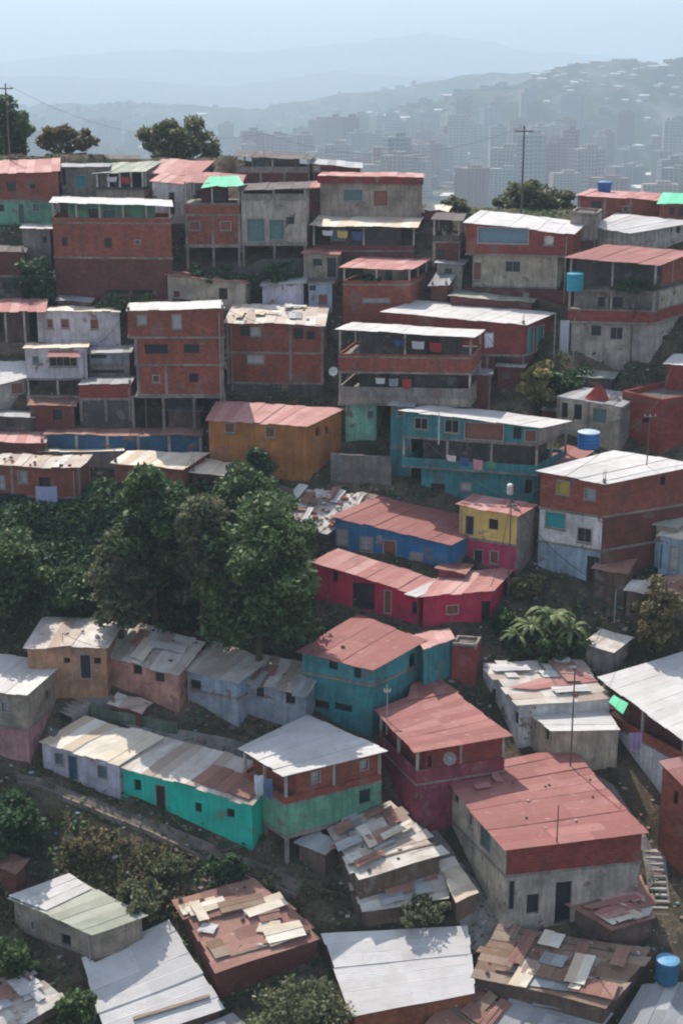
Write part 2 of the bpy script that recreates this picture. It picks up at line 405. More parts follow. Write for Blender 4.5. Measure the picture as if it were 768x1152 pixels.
def roof_mesh(P, rag, rows, swap, r, wave=0.03):
    if swap: P = [P[1], P[2], P[3], P[0]]
    L = max((P[1]-P[0]).length, (P[2]-P[3]).length); D = max((P[3]-P[0]).length, (P[2]-P[1]).length)
    n_ = max(2, int(round(L/0.92))); mb = MB(); seg = max(2, int(D/1.2)); prev = None
    rows = max(rows, int(D/3.4) if D > 4.5 else 1)
    def Q(u, v): return (P[0]*(1-u)+P[1]*u)*(1-v) + (P[3]*(1-u)+P[2]*u)*v
    ph = r.uniform(0, 6)
    edge0, edge1 = 0, 0
    for i in range(n_):
        e0, e1 = r.uniform(-rag, rag*0.4)/D, r.uniform(-rag, rag*0.4)/D
        tints = [r.random() for _ in range(rows)]; cuts = [min(0.95, max(0.05, (k+1)/rows + r.uniform(-0.06, 0.06))) for k in range(rows-1)]
        dz = r.uniform(0, 0.075); ids = []
        for k in range(seg+1):
            v = e0 + (1-e1-e0)*k/seg; row = []
            for u in (i/n_, (i+1)/n_):
                p = Q(u, v); z = p.z + dz + wave*math.sin(u*9+ph)*math.cos(v*5+ph*2) + r.uniform(-0.012, 0.012)
                row.append(len(mb.v)); mb.v.append((p.x, p.y, z))
            ids.append(row)
        for k in range(seg):
            v0, v1 = k/seg*D, (k+1)/seg*D; u0, u1 = i*L/n_, (i+1)*L/n_
            kk = sum(1 for c in cuts if (k+0.5)/seg > c)
            mb.idx((ids[k][0], ids[k][1], ids[k+1][1], ids[k+1][0]), [(u0,v0),(u1,v0),(u1,v1),(u0,v1)], tints[kk])
            if prev: mb.idx((prev[k][1], ids[k][0], ids[k+1][0], prev[k+1][1]), [(u0,v0),(u0,v0),(u0,v1),(u0,v1)], tints[kk])
        prev = ids
    return mb
def on_plane(h, pts, lift):
    out = []
    for px, py in pts:
        a, b, c = h['pl']; t = tdown(py); xf = xfac(px, py); Y = c/(-t - a*xf - b); p = at(px, py, Y); p.z += lift; out.append(p)
    return out
def build_house(h):
    r = random.Random(hash(h['label']) % 100000 if False else sum(ord(c)*(i+1) for i, c in enumerate(h['label'])))
    P = h['P']; cen = sum(P, Vector())/4
    root = thing(h['name'], h['label'], h['cat'], (cen.x, cen.y, h['zb']), h['group']) if not h['part_of'] else h['part_of']['root']
    h['root'] = root
    ro = roof_mesh(P, h['rag'], h['rows'], h['swap'], r, wave=.09 if h['roof'] in ('patch','aged','rust','board','cream') else .03).build('roof', roofmat(h['roof']), root)
    md = ro.modifiers.new('thick', 'SOLIDIFY'); md.thickness = h['thick']; md.offset = -1
    # inner walls of open storeys first (windows may land on them)
    nl = len(h['lv'])
    for L in h['lv']:
        if L['kind'] == 'open':
            dpt = L['opt'].get('in', 1.5); L['inner'] = offset_poly(L['poly'], dpt if not isinstance(dpt, (list, tuple)) else list(dpt))
        elif L['kind'] == 'stilt':
            dpt = L['opt'].get('in', 2.5); L['inner'] = offset_poly(L['poly'], dpt)
    W_ = {}
    for w in h['wins']:
        b = hit_window(h, w)
        if b is None or b[4]-b[3] < 0.12 or b[6]-b[5] < 0.12: print('   MISS window', h['label'][:30], w); continue
        W_.setdefault((b[1], b[2]), []).append((b[3], b[4], b[5], b[6], w[4], w[5] if len(w) > 5 else None))
    for li, L in enumerate(h['lv']):
        z0, poly, opt = L['z0'], L['poly'], L['opt']; n_ = len(poly)
        last = li == nl-1
        def tz(p, dz=-0.02): return (L['z1'] if L['z1'] is not None else zroof(h, p)) + dz
        if last and L['kind'] in ('solid', 'open'): zb_ = z0 - h['ext']
        else: zb_ = z0
        def facing(i, pl_):
            A, B = Vector(pl_[i]), Vector(pl_[(i+1) % len(pl_)]); t = (B-A).normalized(); nn = Vector((-t.y, t.x)); return ((A+B)/2).dot(nn) > 0
        def do_walls(pl_, matk, zlo, dep=0.22, name='wall'):
            mb = MB(); winobjs = []; faces = {}
            for i in range(len(pl_)):
                A, B = pl_[i], pl_[(i+1) % len(pl_)]
                ws = []
                for w in sorted(W_.get((li, i), []), key=lambda w_: w_[0]):
                    if ws and w[0] < ws[-1][1]+0.05: continue
                    ws.append(w)
                Ln = math.dist(A, B)
                if not ws and not facing(i, pl_) and h['side'] and L['kind'] == 'solid' and Ln > 3 and tz(A)-z0 > 2.0 and opt.get('back', True):
                    # faces turned away from the photograph still have a few openings
                    k = int(Ln//3.4)
                    for q in range(k):
                        uc = Ln*(q+0.5)/k + r.uniform(-0.3, 0.3); zc = z0 + 1.25
                        ws.append((uc-0.4, uc+0.4, zc-0.35, min(zc+0.45, tz(A)-0.3, tz(B)-0.3), 'w', None))
                mbt = mb
                if name == 'wall' and i in opt.get('fm', {}):
                    mbt = faces.setdefault(opt['fm'][i], MB())
                Pf = wall_cells(mbt, None, A, B, zlo, tz(A), tz(B), [w[:4] for w in ws], dep)
                for w in ws: winobjs.append((Pf, w))
            wo = mb.build(name, wm(matk), root) if mb.f else None
            for mk, mf in faces.items(): mf.build(name, wm(mk), root)
            for Pf, (ua, ub, c, d, st, col) in winobjs:
                pm = MB(); dd = dep if st != 'h' else dep-0.005
                pm.face([Pf(ua,c,dd),Pf(ub,c,dd),Pf(ub,d,dd),Pf(ua,d,dd)], [(0,0),(1,0),(1,1),(0,1)])
                if st[0] == 'd':
                    m_ = simple('door_paint', DOORC[st], 0.6)
                    pm = MB(); d1 = dep*0.45
                    pm.v += [Pf(ua,c,d1),Pf(ub,c,d1),Pf(ub,d,d1),Pf(ua,d,d1),Pf(ua,c,dep),Pf(ub,c,dep),Pf(ub,d,dep),Pf(ua,d,dep)]
                    for q in ((0,1,2,3),(7,6,5,4),(0,4,5,1),(1,5,6,2),(2,6,7,3),(3,7,4,0)): pm.idx(q)
                    po = pm.build('door', m_, root)
                    if ub-ua > 0.4 and d-c > 1.2:
                        fr = MB(); ring(fr, Pf, ua, ub, c, d, 0.07, 0.03, d1-0.01); sub(fr, 'frame', simple('door_frame', (0.30,0.26,0.23)), po)
                    continue
                m_ = dark_pane_mat() if PANE.get(st) is None else simple('shutter_paint', PANE[st], 0.6)  # 'w' is real glass; 'h' holes get a pane painted as dark interior
                po = pm.build('window', m_, root)
                if st != 'h' and ub-ua > 0.35:
                    fr = MB(); fc = (0.34,0.31,0.29) if col is None else col
                    ring(fr, Pf, ua-0.04, ub+0.04, c-0.04, d+0.04, 0.085, 0.035, 0.10); sub(fr, 'frame', simple('window_frame', fc), po)
                    if r.random() < .7:
                        sm_ = MB(); a1, b1 = Vector(Pf(ua-.1, c-.09, -.07)), Vector(Pf(ub+.1, c-.09, -.07)); a2 = Vector(Pf(ua-.1, c-.09, .0))
                        sm_.box((a1+b1)/2+(a2-a1)/2, (b1-a1)/2, (a2-a1)/2, .04); sub(sm_, 'sill', frame_m(), po)
                    if P[0].y < 118 and ub-ua > .5 and st in 'wcgb':
                        gm = MB()
                        nb = max(3, int((ub-ua)/.22))
                        for q in range(nb):
                            uu = ua+.1 + (ub-ua-.2)*q/(nb-1); gm.tube(Pf(uu, c+.05, -.02), Pf(uu, d-.05, -.02), .014, .014, 4, False)
                        gm.tube(Pf(ua+.05, (c+d)/2, -.03), Pf(ub-.05, (c+d)/2, -.03), .014, .014, 4, False)
                        sub(gm, 'grille', simple('iron_grille', (.10,.09,.085), .6), po)
                    if ub-ua > 1.1 and st in 'w':
                        k = max(1, int((ub-ua)/0.8))
                        for q in range(1, k+1):
                            uu = ua + (ub-ua)*q/(k+1); bm_ = MB(); A3 = Pf(uu-0.025, (c+d)/2, 0.06); B3 = Pf(uu+0.025, (c+d)/2, 0.06); C3 = Pf(uu, (c+d)/2, 0.10)
                            ax = (Vector(B3)-Vector(A3))/2; ay = Vector(C3)-(Vector(A3)+Vector(B3))/2
                            bm_.box((Vector(A3)+Vector(B3))/2, ax, ay, (d-c)/2-0.06); sub(bm_, 'mullion', simple('window_frame', fc), po)
            return wo
        def posts(zlo, toppoly, w=0.11, mat=None, spacing=3.2, only=False):
            for i in range(n_):
                A, B = Vector(poly[i]), Vector(poly[(i+1) % n_]); Ln = (B-A).length; t = (B-A)/Ln; nn = Vector((-t.y, t.x))
                k = max(1, int(round(Ln/spacing))) if facing(i, poly) else 1
                for q in range(k):
                    c = A + t*(w+0.02) + nn*(w+0.02) + t*((Ln-2*w-0.04)*q/k)
                    top_ = tz(c, -0.03)
                    mb = MB(); mb.box((c.x, c.y, (zlo+top_)/2), t*w, nn*w, (top_-zlo)/2); mb.build('post', mat or frame_m(), root)
        if L['kind'] == 'solid':
            do_walls(poly, L['mat'], zb_)
            if opt.get('frame', False):
                fm = wm(opt['frame']) if isinstance(opt['frame'], str) else frame_m()
                for i in range(n_):
                    A, B = Vector(poly[i]), Vector(poly[(i+1) % n_]); Ln = (B-A).length; t = (B-A)/Ln; nn = Vector((-t.y, t.x))
                    k = max(1, int(round(Ln/3.0))) if facing(i, poly) else 1
                    for q in range(k):
                        u = 0.12 + (Ln-0.24)*q/k
                        if any(w[0]-0.16 < u < w[1]+0.16 for w in W_.get((li, i), [])): continue
                        c = A + t*u + nn*(0.09); zt_ = tz(c, -0.05)
                        mb = MB(); mb.box((c.x, c.y, (z0+zt_)/2), t*0.13, nn*0.13, (zt_-z0)/2); mb.build('column', fm, root)
            if not last or opt.get('slab'):
                mb = MB(); mb.prism(offset_poly(poly, -0.06), z0-0.02, z0+0.17); mb.build('floor_slab', wm(opt.get('slabm', 'conc')), root)
        elif L['kind'] == 'open':
            inner = L['inner']
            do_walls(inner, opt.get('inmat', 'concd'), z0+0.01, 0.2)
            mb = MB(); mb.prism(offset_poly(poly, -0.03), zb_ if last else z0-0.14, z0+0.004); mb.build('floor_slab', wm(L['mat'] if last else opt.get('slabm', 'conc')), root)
            ph = opt.get('par', 0.95)
            if ph > 0:
                pin = offset_poly(poly, 0.13); mb = MB()
                i0 = len(mb.v)
                for zz in (z0+0.006, z0+ph):
                    for p in poly: mb.v.append((p[0], p[1], zz))
                    for p in pin: mb.v.append((p[0], p[1], zz))
                for i in range(n_):
                    j = (i+1) % n_; Ln = math.dist(poly[i], poly[j])
                    o0_, o1_, i0_, i1_ = i0+i, i0+j, i0+n_+i, i0+n_+j; T = 2*n_
                    mb.idx((o0_, o1_, o1_+T, o0_+T), [(0,0),(Ln,0),(Ln,ph),(0,ph)]); mb.idx((i1_, i0_, i0_+T, i1_+T), [(0,0),(Ln,0),(Ln,ph),(0,ph)])
                    mb.idx((o0_+T, o1_+T, i1_+T, i0_+T), [(0,0),(Ln,0),(Ln,.1),(0,.1)])
                mb.build('parapet', wm(L['mat']), root)
            posts(z0+(ph if ph > 0 else 0), poly, w=0.09, mat=wm(opt.get('post', 'concl')), spacing=opt.get('sp', 3.2))
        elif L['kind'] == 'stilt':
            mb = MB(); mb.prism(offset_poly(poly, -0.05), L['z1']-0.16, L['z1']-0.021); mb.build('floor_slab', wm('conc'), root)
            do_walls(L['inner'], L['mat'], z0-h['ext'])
            w = 0.12
            for i in range(n_):
                A, B = Vector(poly[i]), Vector(poly[(i+1) % n_]); Ln = (B-A).length; t = (B-A)/Ln; nn = Vector((-t.y, t.x))
                k = max(1, int(round(Ln/2.6))) if facing(i, poly) else 1
                for q in range(k):
                    c = A + t*(w+0.02) + nn*(w+0.02) + t*((Ln-2*w-0.04)*q/k); zt_ = L['z1']-0.165; zl = z0-h['ext']
                    mb = MB(); mb.box((c.x, c.y, (zl+zt_)/2), t*w, nn*w, (zt_-zl)/2); mb.build('post', frame_m(), root)
    if h['extra']: h['extra'](h, root)
    # bare column stubs with rusty reinforcing bars left above the eaves of brick houses, and a drain pipe
    top = h['lv'][0]
    if any(L['mat'].startswith('brick') for L in h['lv'][:2]) and top['kind'] == 'solid' and P[0].y < 150:
        for i in (0, 1):
            if r.random() < .55:
                p = offset_poly(top['poly'], .1)[i]; zt_ = zroof(h, p); mb = MB(); mb.box((p[0], p[1], zt_+.12), (.12, 0), (0, .12), .2); o_ = mb.build('column_stub', frame_m(), root)
                for dx, dy_ in ((-.07,-.07),(.07,-.07),(.07,.07),(-.07,.07)):
                    mb = MB(); hh_ = r.uniform(.4, .9); mb.tube((p[0]+dx, p[1]+dy_, zt_+.3), (p[0]+dx+r.uniform(-.05,.05), p[1]+dy_, zt_+.3+hh_), .018, .018, 4); sub(mb, 'reinforcing_bar', simple('rusty_bar', (.12,.05,.03), .9), o_)
    if top['kind'] == 'solid' and r.random() < .6 and len(h['lv']) > 1:
        po_ = offset_poly(top['poly'], -.09); a_, b_ = Vector(po_[0]), Vector(po_[1]); p = a_.lerp(b_, r.choice((.06, .94)))
        mb = MB(); mb.tube((p.x, p.y, zroof(h, p)-.35), (p.x, p.y, h['lv'][-1]['z0']+.1), .055, .055, 7); mb.build('drain_pipe', simple('drain_pipe', (.33,.31,.29), .6), root)
    return root
# ------------------------------------------------------------------ houses: the list (top of the hill first)
F = dict(frame=True)
H('small_house','low house on the hilltop behind the pink roofed brick house at the left edge','house',[(-30,179),(26,177),(30,171),(-28,171)],222,[(197,'solid','brickd'),(222,'solid','concd')],roof='pink',dY=(8,8,15))
H('brick_house','brick house at the left edge with a pink roof and a green painted ground floor','house',[(-30,197),(68,193),(66,180),(-25,182)],258,[(227,'solid','brick'),(256,'solid','greens',dict(frame='concl'))],roof='pink',dY=(0,0,8),
  wins=[(8,205,18,215,'h'),(34,207,40,212,'h'),(-2,230,5,238,'h'),(21,229,28,252,'dg'),(37,229,45,238,'g'),(58,228,66,236,'g')])
H('small_house','grey hilltop house with a small turquoise window and thin pale roof','house',[(66,188),(124,188),(120,184),(70,184)],228,[(226,'solid','conc')],roof='grey',dY=(1,1,7),wins=[(86,197,97,210,'t'),(70,190,74,208,'h')])
H('small_house','dark flat roofed house on the hilltop below the hazy olive trees','house',[(48,180),(96,179),(94,173),(52,173)],215,[(190,'solid','conc'),(212,'solid','concd')],roof='dark',dY=(10,10,16),wins=[(60,183,64,187,'h')])
H('small_house','dark low house right of the olive trees with a cream gable end','house',[(98,183),(156,184),(160,175),(102,174)],215,[(190,'solid','concd'),(212,'solid','conc')],roof='dark',dY=(9,9,16),wins=[(112,184,122,188,'h')])
H('veranda_house','brown house on the hilltop with a shaded porch of white posts on its left half','house',[(103,196),(164,193),(205,181),(126,184)],228,[(214,'open','concd',dict(par=.3,post='white',sp=1.3)),(226,'solid','beige')],roof='moss',dY=(0,0,8),over=.35)
H('brick_house','wide hilltop house under a large pink sheet roof beside the olive tree','house',[(160,195),(222,198),(264,182),(182,179)],235,[(215,'solid','beige',F),(232,'solid','brick')],roof='pink',dY=(3,3,9.5),wins=[(158,198,163,214,'h')])
H('small_house','white walled hilltop house with a dark doorway under a low pink roof','house',[(168,204),(209,208),(236,195),(186,193)],252,[(243,'solid','white')],roof='pink',dY=(0,0,6.5),wins=[(190,216,197,241,'d'),(166,206,172,222,'h')])
def green_awning(h, root):
    mb = roof_mesh([at(226,211,h['Ya']-1.0), at(275,209,h['Ya']-1.4), at(268,198,h['Ya']+2), at(236,199,h['Ya']+2)], .15, 1, False, random.Random(3), .1)
    mb.build('awning', roofmat('green'), root)
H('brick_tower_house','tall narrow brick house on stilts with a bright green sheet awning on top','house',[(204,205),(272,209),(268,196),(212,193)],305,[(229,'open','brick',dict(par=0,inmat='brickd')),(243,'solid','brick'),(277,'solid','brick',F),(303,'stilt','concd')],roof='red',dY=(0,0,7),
  wins=[(211,211,224,226,'c'),(213,249,225,259,'n'),(248,249,260,259,'n'),(236,214,250,228,'h')],extra=green_awning)
H('brick_house','dark two storey hilltop house with a shaded upper veranda near the thin mast','house',[(262,176),(350,180),(346,172),(272,170)],228,[(193,'open','conc',dict(par=.5,inmat='concl')),(226,'solid','brickd',F)],roof='dark',dY=(3,3,10),wins=[(271,181,278,189,'h'),(284,180,298,190,'g'),(303,181,340,192,'h')])
H('brick_house','low hilltop brick wing with pale sheets at its right end above the red fascia house','house',[(348,184),(408,190),(410,184),(350,178)],228,[(206,'solid','brickd'),(226,'solid','brickd')],roof='grey',dY=(4,4,10),wins=[(346,186,360,193,'c')])
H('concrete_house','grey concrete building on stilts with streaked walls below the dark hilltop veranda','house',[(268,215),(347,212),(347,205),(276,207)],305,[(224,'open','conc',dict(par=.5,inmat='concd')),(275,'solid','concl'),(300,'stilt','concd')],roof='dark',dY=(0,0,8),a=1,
  wins=[(303,247,320,270,'g'),(322,244,331,252,'h'),(278,246,298,272,'g')])
H('small_house','small brick lean-to with a sloping pink roof beside the grey concrete building','house',[(343,214),(372,209),(373,203),(352,204)],245,[(243,'solid','brickd')],roof='pink',dY=(0,0,4),wins=[(354,217,364,228,'h')])
def red_fascia(h, root):
    P = h['P']; mb = MB(); a, b = P[0], P[1]; c = (a+b)/2 + Vector((0,-.05,-.32)); mb.box(c, (b-a)/2, (0,.04), .36); mb.build('fascia', wm('redp'), root)
H('painted_house','wide hilltop house with a bright red fascia and a sunlit salmon end wall','house',[(357,198),(476,200),(473,195),(362,193)],250,[(240,'solid','beige')],roof='pink',dY=(0,0,7),wins=[(386,213,408,226,'g'),(420,214,436,232,'n')],extra=red_fascia)
H('painted_house','salmon flat sided annex at the right end of the red fascia house','house',[(446,202),(477,201),(475,196),(448,197)],246,[(238,'solid','salmon')],roof='pink',dY=(-.4,-.4,6),a=1)
def house13(h, root):
    pass
H('brick_house','broad brick house with a thin white roof over a green walled gallery','house',[(55,228),(195,232),(192,224),(60,221)],335,[(251,'open','brick',dict(par=.45,inmat='greens',post='concl',sp=2.2)),(292,'solid','brick'),(333,'solid','brickd')],roof='white',dY=(1,0,8),
  wins=[(70,267,76,277,'h'),(118,268,126,279,'h'),(152,270,158,275,'n'),(143,300,176,313,'c'),(120,326,145,332,'h'),(150,326,172,332,'h'),(100,235,112,248,'h'),(116,236,130,248,'g')])
H('small_house','narrow grey annex with a white sheet roof against the broad brick house','house',[(22,257),(59,258),(59,252),(26,252)],300,[(294,'solid','conc')],roof='white',dY=(0,0,4),wins=[(48,266,53,273,'h')])
H('small_house','dark brown house at the left edge behind the round green bush','house',[(-25,283),(30,284),(30,276),(-20,275)],340,[(312,'solid','brickd'),(338,'solid','concd')],roof='dark',dY=(0,0,6),wins=[(5,318,14,330,'h')])
H('cream_house','small cream house with a pink roof right of the broad brick house','house',[(185,309),(278,319),(277,306),(196,305)],352,[(346,'solid','cream')],roof='pink',dY=(1.5,0,6),a=1,wins=[(195,327,203,335,'n'),(246,324,256,337,'h')])
H('brick_house','small brick and cream house with a slanted roof left of the stepped brick parapet house','house',[(338,285),(382,287),(382,279),(345,277)],326,[(318,'solid','beige')],roof='red',dY=(0,0,5),wins=[(352,291,362,299,'h'),(368,290,378,312,'h')])
H('grey_shed','pale grey and lilac shed wall between the cream house and the tyre wall','shed',[(292,322),(344,319),(345,313),(296,314)],352,[(346,'solid','lilac')],roof='grey',dY=(0,0,4),a=0)
H('grey_shed','low grey shed with dark openings right of the pale lilac shed','shed',[(344,319),(376,319),(378,313),(347,313)],356,[(350,'solid','bluel')],roof='dark',dY=(-.2,-.2,4),wins=[(347,321,355,327,'h'),(360,321,374,327,'h'),(358,331,368,343,'n')])
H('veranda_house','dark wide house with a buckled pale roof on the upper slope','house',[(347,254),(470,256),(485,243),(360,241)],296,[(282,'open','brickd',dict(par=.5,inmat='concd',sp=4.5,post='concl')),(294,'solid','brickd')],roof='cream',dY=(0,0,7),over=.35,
  wins=[(357,258,388,270,'b'),(396,258,424,270,'h'),(430,260,446,270,'h')])
H('brick_house','brick house with a deep parapet, terrace plants and a white strip on its wall','house',[(381,301),(464,304),(491,290),(406,289)],370,[(320,'open','brick',dict(par=.35,inmat='beige',sp=4)),(368,'solid','brick')],roof='pink',dY=(0,0,7.5),a=0,over=.3,
  wins=[(392,304,405,314,'h'),(433,303,441,316,'h'),(408,336,438,340,'c')])
# --- right upper group
H('brick_house','brick house on the crest at the right edge carrying the blue water tank','house',[(646,220),(742,226),(790,226),(664,213)],262,[(250,'solid','brick',F)],roof='pink',dY=(2,2,9),wins=[(664,226,676,240,'h'),(700,232,706,238,'n')])
H('brick_house','brick corner house at the right edge under a pale green sheet roof','house',[(738,229),(800,231),(800,214),(745,217)],262,[(252,'solid','brick')],roof='green',dY=(0.6,0.6,7),wins=[(752,233,758,242,'h'),(762,233,775,243,'h')])
H('white_house','pale walled house with a white roof below the hilltop blue tank','house',[(664,255),(708,263),(790,250),(692,240)],298,[(292,'solid','concl')],roof='white',s=.28,wins=[(717,250,724,260,'h'),(752,248,756,262,'c'),(760,248,765,262,'h')])
H('red_house','red house with a long band window over a cream storey under ragged white roofs','house',[(521,250),(646,264),(682,244),(540,237)],345,[(290,'solid','brickr'),(327,'solid','cream',dict(inset=(.5,1.4,.2,.6))),(343,'solid','brickd')],roof='white',dY=(2.5,0,9.5),a=1,rag=.35,
  wins=[(537,256,594,274,'b',(0.5,0.36,0.34)),(568,294,585,306,'w'),(532,295,541,315,'n'),(612,266,622,276,'c'),(545,329,553,339,'h'),(561,330,566,338,'h'),(588,330,594,342,'c')])
H('concrete_box','square concrete rooftop block between the two white roofs on the right','water tank house',[(641,241),(671,243),(677,237),(648,236)],286,[(270,'solid','beige'),(284,'solid','brickd')],roof='dark',dY=(-1.2,-1.2,2.5),over=.02,a=1)
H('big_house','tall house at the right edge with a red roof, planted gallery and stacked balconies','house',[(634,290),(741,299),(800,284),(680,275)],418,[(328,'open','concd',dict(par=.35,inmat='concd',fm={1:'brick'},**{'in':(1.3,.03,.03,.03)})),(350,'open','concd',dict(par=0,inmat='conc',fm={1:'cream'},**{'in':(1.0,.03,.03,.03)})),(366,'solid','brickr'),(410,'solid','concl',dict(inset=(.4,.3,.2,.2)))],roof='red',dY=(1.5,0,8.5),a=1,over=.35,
  wins=[(664,366,676,378,'w'),(686,368,700,382,'w'),(744,376,758,400,'h'),(672,334,680,345,'h'),(684,334,700,346,'h')])
H('small_shed','grey sheet roofed lean-to wedged between the stepped brick house and the red band house','shed',[(481,322),(505,322),(530,308),(493,303)],350,[(340,'solid','brickd')],roof='grey',dY=(0,0,5))
H('brick_shed','low brick row with a mossy roof, just above the two big white roofs','house',[(503,333),(600,341),(604,331),(512,326)],362,[(356,'solid','brickd')],roof='moss',dY=(0,0,5),wins=[(545,343,552,350,'h')])
# --- middle left
H('stall_house','ragged pink roofed shelter at the left edge above the white houses','shed',[(-20,352),(52,350),(62,341),(-15,338)],400,[(388,'open','wood',dict(par=.2,inmat='earth',post='concl',sp=1.6))],roof='pink',dY=(0,0,5),rag=.5)
H('white_house','pale lilac house with three small brown shutters in the upper left','house',[(40,350),(136,351),(141,343),(44,344)],396,[(389,'solid','lilacw')],roof='cream',dY=(0,0,6),over=.12,wins=[(53,359,60,369,'r'),(69,359,78,369,'r'),(102,359,111,370,'r')])
def red_awning(h, root):
    Y = h['Ya']; mb = roof_mesh([at(53,402,Y-.9), at(91,402,Y-.9), at(88,395,Y+.05), at(56,395,Y+.05)], .05, 1, False, random.Random(3), .01); mb.build('awning', roofmat('red'), root)
H('white_house','small white house with a red awning and a dark vaulted cellar beneath','house',[(25,392),(100,391),(97,385),(30,386)],448,[(428,'solid','lilacw'),(446,'open','concl',dict(par=0,inmat='concd',**{'in':1.0}))],roof='cream',dY=(0,0,5.5),over=.22,wins=[(56,401,87,412,'w'),(37,401,44,409,'b')],extra=red_awning)
H('white_house','cream house cut by the left edge with a broad white roof','house',[(-60,447),(32,425),(30,407),(-40,406)],472,[(466,'solid','concl')],roof='white',s=.12,wins=[(13,431,26,443,'n')])
H('grey_terrace_house','grey concrete terrace steps right of the red awning house','house',[(97,398),(148,397),(147,390),(102,390)],434,[(412,'solid','greyb'),(432,'solid','conc')],roof='grey',dY=(0,0,4),wins=[(102,399,120,403,'h'),(100,416,140,420,'h')])
H('brick_terrace','low brick walled terrace on grey footings left of the three storey brick house','terrace',[(88,433),(148,432),(147,425),(94,425)],478,[(450,'solid','brickr'),(474,'solid','concd',F)],roof='grey',dY=(0,0,4),over=.05)
H('brick_tower_house','three storey brick house with a thin white roof and paired dark windows','house',[(142,350),(253,347),(250,338),(145,341)],482,[(381,'solid','brick'),(412,'solid','brick',dict(inset=(.1,.1,.1,.5),frame=True)),(446,'solid','brick',dict(inset=(.15,.15,.1,.6),frame=True)),(478,'stilt','concd')],roof='white',dY=(0,0,8),over=.1,
  wins=[(155,355,165,365,'c'),(194,354,204,370,'c'),(163,387,189,398,'h'),(207,387,224,397,'h'),(172,422,180,430,'n'),(213,420,223,430,'h')])
H('brick_house','brick house under a lumpy aged pale roof right of the three storey brick house','house',[(251,363),(366,366),(377,346),(262,342)],445,[(398,'solid','brick',F),(432,'solid','brick',F),(443,'solid','concd')],roof='aged',dY=(.5,0,9),a=0,rows=3,
  wins=[(270,367,281,378,'h'),(282,368,293,378,'c'),(278,398,297,409,'c'),(330,369,341,381,'h'),(345,372,354,382,'h')])
H('brick_house','brick house with large white roof and turquoise side doors above the round yellow green bush','house',[(427,351),(592,366),(617,352),(468,338)],432,[(402,'solid','brickr'),(430,'solid','brickd',F)],roof='white',dY=(2,0,9),a=1,over=.35,
  wins=[(593,368,600,398,'t'),(603,366,611,396,'t'),(545,374,555,390,'c'),(556,402,575,426,'h')])
H('veranda_house','brick house with a white roof over a shaded terrace above the mint green wall','house',[(376,371),(534,380),(550,373),(396,363)],510,[(401,'open','brick',dict(par=.2,inmat='concd',sp=5)),(420,'solid','brick'),(445,'open','conc',dict(par=.75,inmat='concd',sp=9)),(456,'solid','beige'),(502,'solid','mint',dict(inset=(.5,8.3,.3,.5)))],roof='white',dY=(1,0,8),a=0,over=.3,
  wins=[(413,462,420,471,'g'),(480,378,494,398,'h'),(398,382,406,390,'c')])
H('brick_house','unpainted brick wing right of the dark terrace and above the turquoise house','house',[(462,423),(554,422),(560,414),(468,414)],470,[(466,'solid','brickd',F)],roof='grey',dY=(0,0,6),wins=[(502,431,511,443,'c'),(467,428,478,440,'n')])
# --- middle
H('ochre_house','ochre yellow house with a pink roof above the dense trees','house',[(231,473),(346,480),(389,460),(243,451)],548,[(548,'solid','ochre')],roof='pink',s=.12,a=1,wins=[(253,476,264,487,'n'),(299,480,309,492,'n'),(355,481,360,491,'h'),(366,480,370,488,'h')])
H('blue_house','long low deep blue walled house with thin reddish roof left of the ochre house','house',[(48,489),(228,491),(231,483),(55,480)],512,[(512,'solid','blued',dict(frame='concl'))],roof='rust',dY=(0,0,4),over=.12)
H('small_house','low house with a pink roof at the left edge beside the long blue wall','house',[(-30,497),(52,499),(50,486),(-20,480)],520,[(514,'solid','brickd')],roof='pink',dY=(-1,-1,5))
H('shack','long narrow shack with a thin white roof strip below the deep blue wall','shack',[(-30,510),(140,507),(141,502),(-25,503)],528,[(530,'solid','conc')],roof='cream',dY=(0,0,4),a=1)
H('stilt_shack','brick shack on stilts with a pebbled white roof and a lilac cloth at its window','shack',[(-30,523),(91,527),(105,513),(-20,511)],575,[(562,'solid','brick',F),(578,'stilt','concd',dict(inset=.1))],roof='aged',s=.10,a=1,wins=[(44,537,57,552,'h'),(21,530,31,543,'c'),(-5,535,6,550,'c')])
H('shack','brick shack with a pale grey roof behind the tallest tree crown','shack',[(124,521),(206,528),(236,510),(143,507)],575,[(565,'solid','brick')],roof='cream',s=.08,a=1)
H('shack','small low brick shack with a cream roof between the trees and the ochre house','shack',[(212,532),(252,535),(262,521),(226,516)],572,[(562,'solid','brickd')],roof='cream',s=.08,a=1,wins=[(222,537,230,546,'h')])
H('rubble_roof_shack','shack whose broken roof is covered with pale rubble beside the dark tree','shack',[(300,592),(370,600),(425,558),(330,550)],616,[(616,'solid','concd')],roof='patch',s=.12,a=1,rag=.5,rows=4,over=.3)
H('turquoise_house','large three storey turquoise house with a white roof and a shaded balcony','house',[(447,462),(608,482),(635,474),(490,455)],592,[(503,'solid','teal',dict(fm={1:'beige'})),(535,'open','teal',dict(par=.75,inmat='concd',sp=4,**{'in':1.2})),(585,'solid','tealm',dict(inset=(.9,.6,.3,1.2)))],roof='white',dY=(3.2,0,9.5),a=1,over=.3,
  wins=[(466,470,481,483,'w'),(500,472,516,487,'w'),(522,476,566,495,'n'),(577,480,586,494,'h'),(590,484,603,497,'n'),(484,544,500,556,'h'),(517,543,530,552,'c'),(590,540,600,556,'h')])
